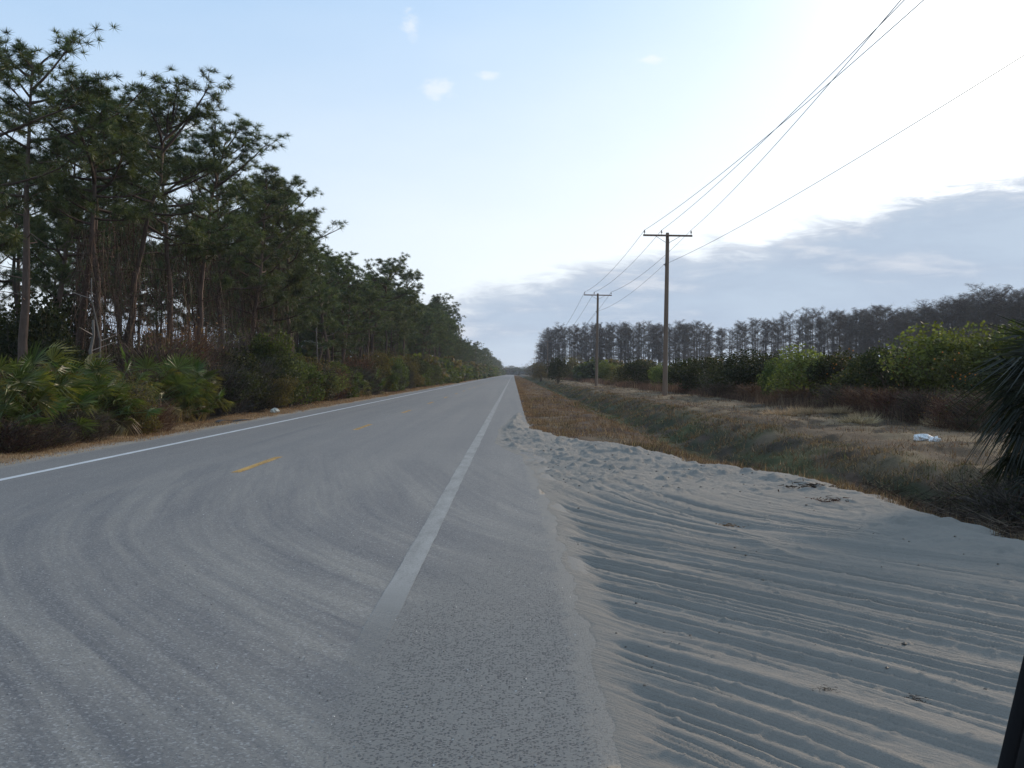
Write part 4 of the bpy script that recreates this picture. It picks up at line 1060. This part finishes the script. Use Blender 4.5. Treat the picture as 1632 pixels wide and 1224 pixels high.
def cy_top(px): return float(np.interp(px, [855, 866, 900, 960, 1000, 1075, 1125, 1140, 1155, 1180, 1240, 1275, 1340, 1352, 1395, 1430, 1480, 1540, 1600, 1632, 1900], [560, 526, 522, 518, 517, 518, 517, 526, 521, 514, 513, 496, 500, 505, 492, 500, 488, 468, 467, 472, 465]))
def cy_dist(px): return float(np.interp(px, [855, 1075, 1200, 1400, 1632, 1900], [352, 345, 310, 250, 195, 160]))
px = 862.0; nC = 0
lab = {862: 'leftmost bare cypress, ending the grey treeline beside the road'}
while px < 1700 and nC < 298:
    for row in range(3):
        if row == 2 and (rc.random() < .35 or 1150 < px < 1330): continue
        q = px + rc.normal() * 2.5; 
        if 1140 < q < 1150 and rc.random() < .25: continue
        D = cy_dist(q) + row * 9 + rc.normal() * 2.5; X = (q - VPX) * D / F_PX
        H = (EYE + (HOR - cy_top(q)) * D / F_PX) * (1.03 - .17 * rc.random() ** 1.4 - .03 * row) + .3
        s = H / 17; wv = (.9 + .35 * rc.random()) * (1.15 if q > 1330 else .95)
        o = link('cypress_tree', CY[int(rc.integers(0, 6))], None, (X, D, 0), (0, 0, rc.random() * 6.28), (wv, wv, s)); nC += 1
        tag(o, 'bare grey brown cypress in the treeline beyond the orchard', 'tree', 'cypresses in the far treeline')
        if nC == 1: o['label'] = 'leftmost bare cypress, ending the grey treeline beside the road'
    px += rc.uniform(4.5, 8.5) * (1.0 if px < 1130 else 1.25 if px < 1340 else 1.2)
# low dark understorey below the cypresses
mb = MB()
for i in range(120):
    q = 866 + 800 * rc.random(); D = cy_dist(q) + 4 + rc.random() * 30; X = (q - VPX) * D / F_PX
    k = 220; p = np.array([X, D, 1.6 + rc.random() * 2]) + rc.normal(size=(k, 3)) * [3.0, 1.5, 1.4]; p[:, 2] = np.abs(p[:, 2])
    d = rdir(rc, k); mb.blades(p, p + d * .8, rdir(rc, k) * .12, 0, np.array((.035, .038, .026)) * (.6 + .8 * rc.random((k, 1))))
tag(link('swamp_undergrowth', mb.mesh('swamp_undergrowth', M_TWIG)), 'dark low undergrowth at the foot of the cypress treeline', 'undergrowth', None, 'stuff')

# ------------------------------------------------------------------ utility poles and wires
POLE_X, POLE_Y0, SPAN = 9.78, 68.9, 52.3
ARM_Z, TOP_Z, NEU_Z = 10.42, 10.62, 8.56
def ball(mb, c, rx, rz, mat, col, n=6):
    prof = [(0, -1), (.8, -.6), (1, 0), (.8, .6), (0.02, 1)]
    mb.tube(np.array([[c[0], c[1], c[2] + z * rz] for _, z in prof]), [max(.002, q * rx) for q, _ in prof], n, mat, col)
def make_pole(X, Y, lean, label, z0):
    root = bpy.data.objects.new('utility_pole', None); COL.objects.link(root); root.location = (X, Y, z0); root.rotation_euler = (0, lean, 0)
    zt = TOP_Z - z0
    m = MB(); m.tube(np.array([[0, 0, -.4], [0, 0, 0], [0, 0, zt * .5], [0, 0, zt - .03], [0, 0, zt]]), [.165, .16, .135, .108, .098], 14, 0, (.20, .135, .095), True); link('shaft', m.mesh('shaft', M_WOOD, True), root)
    m = MB(); m.box((0, -.145, ARM_Z - z0), (1.58, .045, .058), 0, (.19, .12, .085)); link('crossarm', m.mesh('crossarm', M_WOOD), root)
    for s in (-1, 1):
        m = MB(); m.tube(np.array([[s * .78, -.20, ARM_Z - z0 - .055], [s * .09, -.13, ARM_Z - z0 - .46]]), .014, 4, 0, (.16, .14, .125), True); link('brace', m.mesh('brace', M_PLAIN), root)
    for ax in (-1.50, -.40, 1.50):
        m = MB(); m.tube(np.array([[ax, -.145, ARM_Z - z0 + .05], [ax, -.145, ARM_Z - z0 + .19]]), .016, 5, 0, (.16, .14, .13))
        i_ = link('insulator_pin', m.mesh('insulator_pin', M_PLAIN), root)
        m = MB(); zz = ARM_Z - z0 + .17
        m.tube(np.array([[ax, -.145, zz], [ax, -.145, zz + .05], [ax, -.145, zz + .06], [ax, -.145, zz + .12], [ax, -.145, zz + .13], [ax, -.145, zz + .17]]), [.06, .055, .035, .045, .03, .028], 8, 0, (.10, .08, .075), True)
        link('insulator', m.mesh('insulator', M_PLAIN, True), root)
    m = MB(); zz = NEU_Z - z0; m.tube(np.array([[-.13, 0, zz], [-.22, 0, zz]]), .035, 8, 0, (.11, .10, .10), True); m.box((-.125, 0, zz), (.012, .03, .10), 0, (.15, .14, .13)); link('neutral_bracket', m.mesh('neutral_bracket', M_PLAIN), root)
    m = MB(); m.tube(np.array([[.168, -.02, .02], [.142, -.02, zt * .5], [.112, -.02, zt - .4]]), .010, 4, 0, (.42, .38, .30)); link('ground_wire', m.mesh('ground_wire', M_PLAIN), root)
    return tag(root, label, 'utility pole', 'utility poles beside the road')
poles = []
ORD = ['nearest tall wooden utility pole in view with a wide crossarm, on the mown strip', 'second wooden utility pole, before the left part of the cypress line', 'third wooden utility pole along the mown strip, small against the cypress line',
       'fourth wooden utility pole from the camera, thin before the end of the cypress line']
PL = [(9.78, 68.9), (9.43, 121.2), (9.5, 296), (10.4, 440), (12.6, 640), (12.9, 771), (13.3, 1000), (13.2, 1130)]
for i, (X, Y) in enumerate(PL):
    make_pole(X, Y, .016 if i < 2 else .01 * math.sin(i * 1.7), ORD[i] if i < 4 else 'tiny far utility pole in the row converging on the road end', gz1(X, Y))
    poles.append((X, Y, .016 if i < 2 else .01 * math.sin(i * 1.7)))
def P3(i, ax, z):
    X, Y, l = poles[i]; return np.array([X + ax + z * l, Y - .145, z])
# unseen next pole stands 17 m ahead, off to the right; the phases change places on the way to it
ends = {-1.50: (9.45, 17, 10.12), -.40: (8.82, 17, 10.18), 1.50: (8.38, 17, 10.15)}
m_wire, g = mat_new('aluminium_wire'); finish(g, principled(g, (.035, .037, .04), .6, .3))
def wire_obj(name, ctrl, label):
    mb = MB()
    for a, b, sag in ctrl:
        t = np.linspace(0, 1, 26)[:, None]; P = a + (b - a) * t; P[:, 2] -= (sag * 4 * t * (1 - t))[:, 0]
        mb.tube(P, (.008 if name == 'neutral_wire' else .0115) + .00004 * P[:, 1], 4, 0, (.1, .1, .11))
    return tag(link(name, mb.mesh(name, m_wire)), label, 'power line', 'wires strung along the utility poles')
for ax, nm in ((-1.50, 'left end'), (-.40, 'middle insulator'), (1.50, 'right end')):
    segs = [(np.array(ends[ax]), P3(0, ax, ARM_Z + .35), .40)] + [(P3(i, ax, ARM_Z + .35), P3(i + 1, ax, ARM_Z + .35), .55 if i == 0 else 2.6) for i in range(7)]
    wire_obj('power_wire', segs, 'thin high wire running from pole to pole on the %s of each crossarm' % nm)
nl = lambda i: P3(i, -.20, NEU_Z) + np.array([0, .145, 0])
wire_obj('neutral_wire', [(np.array((9.62, 17, 7.55)), nl(0), .30)] + [(nl(i), nl(i + 1), .5 if i == 0 else 2.2) for i in range(7)], 'lowest wire, carried on the pole shafts below the crossarms')
def corner_pole():
    root = bpy.data.objects.new('utility_pole', None); COL.objects.link(root); root.location = (9.9, 17, gz1(9.9, 17))
    m = MB(); m.tube(np.array([[0, 0, -.4], [0, 0, 5], [0, 0, 10.7]]), [.17, .14, .10], 14, 0, (.20, .135, .095), True); link('shaft', m.mesh('shaft', M_WOOD, True), root)
    m = MB(); m.box((-.75, 0.14, 10.05), (1.0, .045, .058), 0, (.19, .12, .085)); link('crossarm', m.mesh('crossarm', M_WOOD), root)
    for x in (9.45, 8.82, 8.38):
        m = MB(); ball(m, (x - 9.9, .05, 10.15), .05, .08, 0, (.10, .08, .075)); link('insulator', m.mesh('insulator', M_PLAIN, True), root)
    tag(root, 'wooden utility pole beyond the right picture edge that the near wires run to', 'utility pole', 'utility poles beside the road')
corner_pole()

# ------------------------------------------------------------------ cabbage palm, right edge
def cabbage_palm(X, D, label):
    root = bpy.data.objects.new('cabbage_palm', None); COL.objects.link(root); root.location = (X, D, gz1(X, D))
    r = np.random.default_rng(71); m = MB()
    m.tube(np.array([[0, 0, -.3], [.02, 0, .6], [0, 0, 1.3]]), [.26, .24, .20], 10, 0, (.075, .058, .045), True); link('trunk', m.mesh('trunk', M_BARK, True), root)
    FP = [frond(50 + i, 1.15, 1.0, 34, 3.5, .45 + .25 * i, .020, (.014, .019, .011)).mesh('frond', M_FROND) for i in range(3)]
    DP = frond(60, .55, .75, 26, 1.8, 1.6, .016, (.10, .088, .075)).mesh('frond', M_FROND)
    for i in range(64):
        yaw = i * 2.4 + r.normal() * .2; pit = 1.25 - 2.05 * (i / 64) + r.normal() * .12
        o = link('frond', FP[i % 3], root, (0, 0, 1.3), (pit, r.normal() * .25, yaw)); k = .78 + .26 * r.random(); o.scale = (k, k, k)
    for i in range(6):
        yaw = i * 1.05 + r.normal() * .2
        o = link('frond', DP, root, (0, 0, 1.15), (-1.0 - .3 * r.random(), 0, yaw)); o['label'] = 'dead grey drooping frond'
    return tag(root, label, 'palm tree')
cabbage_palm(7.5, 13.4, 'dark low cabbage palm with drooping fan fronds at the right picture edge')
# shaded brush around the palm
for X, D, W, H, kd, lb in ((6.9, 12.2, 1.2, 1.5, 'brown', 'dark dead brush at the foot of the palm on the ditch side'), (6.3, 13.3, 1.0, 1.3, 'grey', 'dark leafless brush left of the palm below its lowest fronds'), (7.3, 12.4, 1.3, 1.9, 'dark', 'black green bush filling the space under the palm fronds'), (8.4, 14.6, 1.5, 2.5, 'dark', 'dark bush just behind the palm, cut by the right picture edge'),
                           (7.9, 13.6, 1.2, 1.5, 'dark', 'very dark bush behind the palm trunk at the right edge'),
                           (6.6, 10.9, .9, .7, 'grey', 'grey twigs in the ditch below the palm')):
    shrub(kd, X, D, W, H, lb, None)

# ------------------------------------------------------------------ litter and small things
def at_px(px, py, z=0.0):
    D = F_PX * (EYE - z) / (py - HOR); return (px - VPX) * D / F_PX, D
def crumpled(name, X, Y, dims, col, label, cat, seed, mat, rough=.25, n=18, rot=0.0, z0=None):
    r = np.random.default_rng(seed); u = np.linspace(0, 2 * PI, n, endpoint=False); v = np.linspace(0, PI, n // 2)
    U, V = np.meshgrid(u, v); d = np.stack([np.sin(V) * np.cos(U), np.sin(V) * np.sin(U), np.cos(V)], -1).reshape(-1, 3)
    k = 1 + rough * (fbm(d[:, 0] * 3 + d[:, 2] * 2 + 9, d[:, 1] * 3 + d[:, 2] + 9, seed) - .5) * 3 + rough * .5 * (1 - 2 * np.abs(2 * vnoise(d[:, 0] * 6 + 20 + d[:, 2] * 5, d[:, 1] * 6 + 20, seed + 1) - 1))
    P = d * k[:, None] * np.array(dims); P[:, 2] = np.maximum(P[:, 2], -dims[2] * .55)
    i = np.arange(n // 2 - 1)[:, None] * n; j = np.arange(n)[None]
    A = i + j; B = i + (j + 1) % n; f = np.concatenate([np.stack([A, A + n, B + n], -1).reshape(-1, 3), np.stack([A, B + n, B], -1).reshape(-1, 3)])
    mb = MB(); mb.add(P, f, 0, col)
    o = link(name, mb.mesh(name, mat, False), None, (X, Y, (z0 if z0 is not None else gz1(X, Y)) + dims[2] * .5), (0, 0, rot))
    return tag(o, label, cat)
M_BAG, g = mat_new('white_plastic_film'); finish(g, principled(g, (.70, .69, .67), .5, .3))
x, y = at_px(1471, 701, .04); crumpled('plastic_bag', x, y, (.21, .12, .085), (.7, .7, .7), 'larger crumpled white plastic bag lying on the brown grass', 'plastic bag', 3, M_BAG, .42)
x, y = at_px(1488, 702, .04); crumpled('plastic_bag', x, y - .05, (.12, .10, .065), (.7, .7, .7), 'smaller white plastic bag lump at the right of the larger one', 'plastic bag', 5, M_BAG, .45, rot=.5)
x, y = at_px(437, 650); crumpled('litter_scrap', -9.9, 9.9 * F_PX / (VPX - 437), (.16, .10, .10), (.62, .58, .48), 'pale scrap of litter at the foot of the thicket across the road', 'litter', 7, M_PLAIN, .4)
def scrap(name, X, Y, L, W, col, label, cat, seed, rot=0., z0=None):
    """a curled strip of rubber"""
    mb = MB(); t = np.linspace(0, 1, 12); r = np.random.default_rng(seed)
    c = np.stack([(t - .5) * L, .18 * L * np.sin(t * 4), .02 + .05 * np.abs(np.sin(t * 5))], -1)
    a = c + [0, W / 2, .01]; b = c + [0, -W / 2, .0]; a2 = a + [0, 0, .015]; b2 = b + [0, 0, .015]
    v = np.stack([a, b, b2, a2], 1).reshape(-1, 3); f = []
    for i in range(11):
        for q in range(4):
            p0, p1 = i * 4 + q, i * 4 + (q + 1) % 4; f += [(p0, p1, p1 + 4), (p0, p1 + 4, p0 + 4)]
    f += [(0, 2, 1), (0, 3, 2), (44, 45, 46), (44, 46, 47)]
    mb.add(v, f, 0, col); return tag(link(name, mb.mesh(name, M_PLAIN), None, (X, Y, z0 if z0 is not None else gz1(X, Y)), (0, 0, rot)), label, cat)
scrap('tyre_scrap', -9.25, 9.25 * F_PX / (VPX - 368), 1.1, .22, (.035, .035, .037), 'black curled tyre tread on the straw verge across the road', 'tyre scrap', 1, .9)
def debris(px, py, s, label, seed, col=(.07, .05, .035)):
    X, Y = at_px(px, py); r = np.random.default_rng(seed); n = 90; mb = MB()
    z = float(sand_z(np.array([X]), np.array([Y]))[0])
    b = r.normal(size=(n, 3)) * [s * .5, s * .35, s * .10]; b[:, 2] = np.abs(b[:, 2])
    d = rdir(r, n) * [1, 1, .35]; mb.blades(b, b + d * s * .45, rdir(r, n) * s * .03, 0, np.array(col) * (.4 + 1.2 * r.random((n, 1))))
    tag(link('leaf_debris', mb.mesh('leaf_debris', M_TWIG), None, (X, Y, z)), label, 'debris', 'debris lying on the sand')
debris(1290, 784, .34, 'dark clump of dead leaves near the far rim of the sand', 1)
debris(1325, 804, .22, 'brown dead twigs on the sand just right of the dark leaf clump', 2, (.12, .07, .045))
debris(1160, 834, .13, 'small orange brown tuft on the sand beside the first tracks', 3, (.16, .08, .04))
debris(1462, 1108, .07, 'dark leaf on the tracked sand near the lower right corner', 4)
debris(1318, 1108, .06, 'little dark twig on the tracked sand, left of the dark leaf', 5)
def clods():
    mb = MB(); r = np.random.default_rng(8); k = 0
    ico = np.array([(1, 0, 0), (-1, 0, 0), (0, 1, 0), (0, -1, 0), (0, 0, 1), (0, 0, -1)], float); fc = [(0, 2, 4), (2, 1, 4), (1, 3, 4), (3, 0, 4), (2, 0, 5), (1, 2, 5), (3, 1, 5), (0, 3, 5)]
    X = .5 + r.random(1100) * 4.2; Y = 4 * (26 / 4) ** r.random(1100); e = sand_e(X, Y); z = sand_z(X, Y)
    dens = fbm(X * 1.5, Y * 1.5, 14)
    for x, y, ee_, zz, dn in zip(X, Y, e, z, dens):
        if ee_ < .1 or dn < (.62 if y < 12 else .42): continue
        s = (.003 + .008 * r.random() ** 3) * (1 + y * .06)
        mb.add(ico * (s * (.6 + .6 * r.random((6, 1)))) * [1.2, 1, .7] + [x, y, zz + s * .3], fc, 0, np.array((.15, .125, .10)) * (.35 + r.random()))
    tag(link('sand_clods', mb.mesh('sand_clods', M_PLAIN)), 'small dark clods and stones scattered over the sand', 'clods', None, 'stuff')
clods()
def grit():
    mb = MB(); r = np.random.default_rng(18); n = 5000
    X = -6 + r.random(n) * 6.4; Y = 3.8 * (14 / 3.8) ** r.random(n); s = .0018 + .0035 * r.random(n) ** 2; z = road_z(X) + .001
    t = r.random(n) * 6.28
    for k in range(1):
        b = np.stack([X, Y, z], -1); tip = b + np.stack([np.cos(t) * s * 2, np.sin(t) * s * 2, s], -1)
        mb.blades(b, tip, np.stack([-np.sin(t) * s, np.cos(t) * s, s * .6], -1), 0, np.array((.35, .34, .32)) * (.3 + 1.3 * r.random((n, 1)) ** 2))
    tag(link('road_grit', mb.mesh('road_grit', M_PLAIN)), 'loose pale and dark grit strewn over the near asphalt', 'grit', None, 'stuff')
grit()
# bumpy hay tussocks on the mown strip
def tussock(px, py, s, label):
    X, Y = at_px(px, py, .05); r = np.random.default_rng(int(px)); n = 420; mb = MB()
    a = r.random(n) * 6.28; q = r.random(n) ** .5 * s; b = np.stack([np.cos(a) * q, np.sin(a) * q * .7, np.zeros(n)], -1)
    d = np.stack([np.cos(a) * (.4 + q), np.sin(a) * (.4 + q), .35 + .5 * r.random(n)], -1) + r.normal(size=(n, 3)) * .25
    mb.blades(b, b + unit(d) * s * (.55 + .55 * r.random((n, 1))), rdir(r, n) * .010, 0, np.array((.42, .33, .20)) * (.6 + .7 * r.random((n, 1))))
    tag(link('grass_tussock', mb.mesh('grass_tussock', M_GRASS), None, (X, Y, gz1(X, Y))), label, 'grass tussock', 'tan tussocks on the mown strip')
for px, py, s, lb in ((1245, 662, .50, 'wide low tan tussock, leftmost under the bright green tree'), (1278, 660, .42, 'tan tussock in the middle of the row under the bright green tree'), (1300, 661, .36, 'smaller tan tussock closing the left row'),
                      (1330, 644, .38, 'tan tussock farthest back beside the russet brush'), (1338, 662, .36, 'rounded pale tussock left of the russet mound'), (1375, 666, .34, 'pale tussock in front of the large russet mound'),
                      (1368, 675, .45, 'broad low tussock on the ditch bank before the russet mound'), (1495, 677, .36, 'single tan tussock above the white plastic bags')):
    tussock(px, py, s, lb)

# ------------------------------------------------------------------ the car the picture was taken from: edge of its window pillar
def car_pillar():
    mat, g = mat_new('black_car_trim'); finish(g, principled(g, (.006, .006, .007), .7, .15))
    root = bpy.data.objects.new('car_door_frame', None); COL.objects.link(root)
    y = .80; k = y / F_PX
    def pt(px, py): return np.array([(px - 816) * k, y, EYE - (py - HOR) * k])
    lo = pt(1500, 1660); hi = pt(1668, 930); top = pt(1790, 560)
    off = np.array([.110, .03, 0])
    m = MB(); m.tube(np.array([lo, pt(1600, 1224), pt(1632, 1085), hi, top]) + off, [.085, .078, .0745, .070, .06], 16, 0, (.02, .02, .02), True)
    link('pillar', m.mesh('pillar', mat, True), root)
    m = MB(); m.tube(np.array([pt(1500, 1660), pt(1600, 1224), pt(1632, 1085), hi, top]) + [.004, .004, 0], .006, 8, 0, (.02, .02, .02), True)
    link('rubber_seal', m.mesh('rubber_seal', mat, True), root)
    tag(root, 'black edge of a car window frame cutting the lower right corner', 'car frame')
car_pillar()

# ------------------------------------------------------------------ labels that say which one
ORDW = ['first', 'second', 'third', 'fourth', 'fifth', 'sixth', 'seventh', 'eighth', 'ninth', 'tenth', 'eleventh', 'twelfth', 'thirteenth', 'fourteenth', 'fifteenth', 'sixteenth', 'seventeenth', 'eighteenth', 'nineteenth', 'twentieth']
def px_of(o): return VPX + o.location.x / max(.1, o.location.y) * F_PX
def relabel(prefix, what, marks, maxn=20):
    objs = [o for o in COL.objects if o.parent is None and str(o.get('label', '')).startswith(prefix)]
    bins = {}
    for o in objs:
        p = px_of(o); j = min(range(len(marks)), key=lambda k: abs(marks[k][0] - p))
        bins.setdefault((j, p > marks[j][0]), []).append(o)
    for (j, rt), L in bins.items():
        L.sort(key=lambda o: o.location.y)
        for i, o in enumerate(L[:maxn]):
            o['label'] = '%s nearest %s, just %s of the %s' % (ORDW[i], what, 'right' if rt else 'left', marks[j][1])
            if 'first nearest' in o['label']: o['label'] = o['label'].replace('first nearest', 'nearest')
PM_ = [(35, 'tallest thin-crowned pine'), (118, 'forked pine'), (205, 'crooked reddish pine'), (312, 'vine covered pine'), (398, 'dense pine with pointed tuft'), (474, 'widest rounded crown'),
       (545, 'ragged pine by the notch'), (592, 'knobbly leaning pine'), (642, 'pine with tiered tufts'), (700, 'airy pointed pine by the clouds')]
relabel('green pine among the front', 'front pine', PM_)
relabel('green pine seen between', 'inner pine', PM_)
SM_ = [(28, 'tallest palmetto'), (118, 'palmetto left of the broken snag'), (238, 'yellow topped palmetto'), (300, 'straw tipped palmetto'), (372, 'very dark rounded bush'), (432, 'tall creeper wrapped bush'), (524, 'bright low bush'), (605, 'brownish olive bush')]
relabel('mixed shrub in the thicket', 'thicket shrub', SM_)
relabel('dark undergrowth shrub', 'dark undergrowth shrub', SM_)
OM_ = [(966, 'pale green bush by the second pole'), (1060, 'nearest utility pole'), (1178, 'large ragged dark bush'), (1287, 'bright green orchard tree'), (1352, 'orange tree beside it'), (1425, 'dark tree with few oranges'), (1500, 'big light green tree')]
relabel('bush in the overgrown orchard behind', 'back row bush', OM_)
for o in COL.objects:
    if o.get('label') == 'bare grey brown cypress in the treeline beyond the orchard':
        p = px_of(o)
        o['label'] = ('bare cypress in the dense dark clump at the left end of the treeline' if p < 945 else 'bare narrow cypress in the even row between the two tall poles' if p < 1055 else
                      'bare cypress in the row just right of the nearest pole, before the gap' if p < 1145 else 'slender separate cypress with sky between trunks, above the bright green tree' if p < 1345 else
                      'brownish cypress in the rising dense part of the treeline' if p < 1480 else 'tall brown cypress at the highest right end of the treeline')

# ------------------------------------------------------------------ haze
hz, g = mat_new('haze')
vol = g.n('ShaderNodeVolumePrincipled'); vol.inputs['Density'].default_value = 0.00016; vol.inputs['Color'].default_value = (.80, .88, 1.0, 1); vol.inputs['Anisotropy'].default_value = .2
o_ = g.n('ShaderNodeOutputMaterial'); g.t.links.new(vol.outputs[0], o_.inputs['Volume'])
mb = MB(); mb.box((0, 3450, 10.5), (3200, 3600, 12.5), 0)
HAZE = link('haze', mb.mesh('haze', hz)); tag(HAZE, None, None, None, 'stuff')
print('pines', N_PINE[0], 'cypress', nC, 'objects', len(bpy.data.objects))
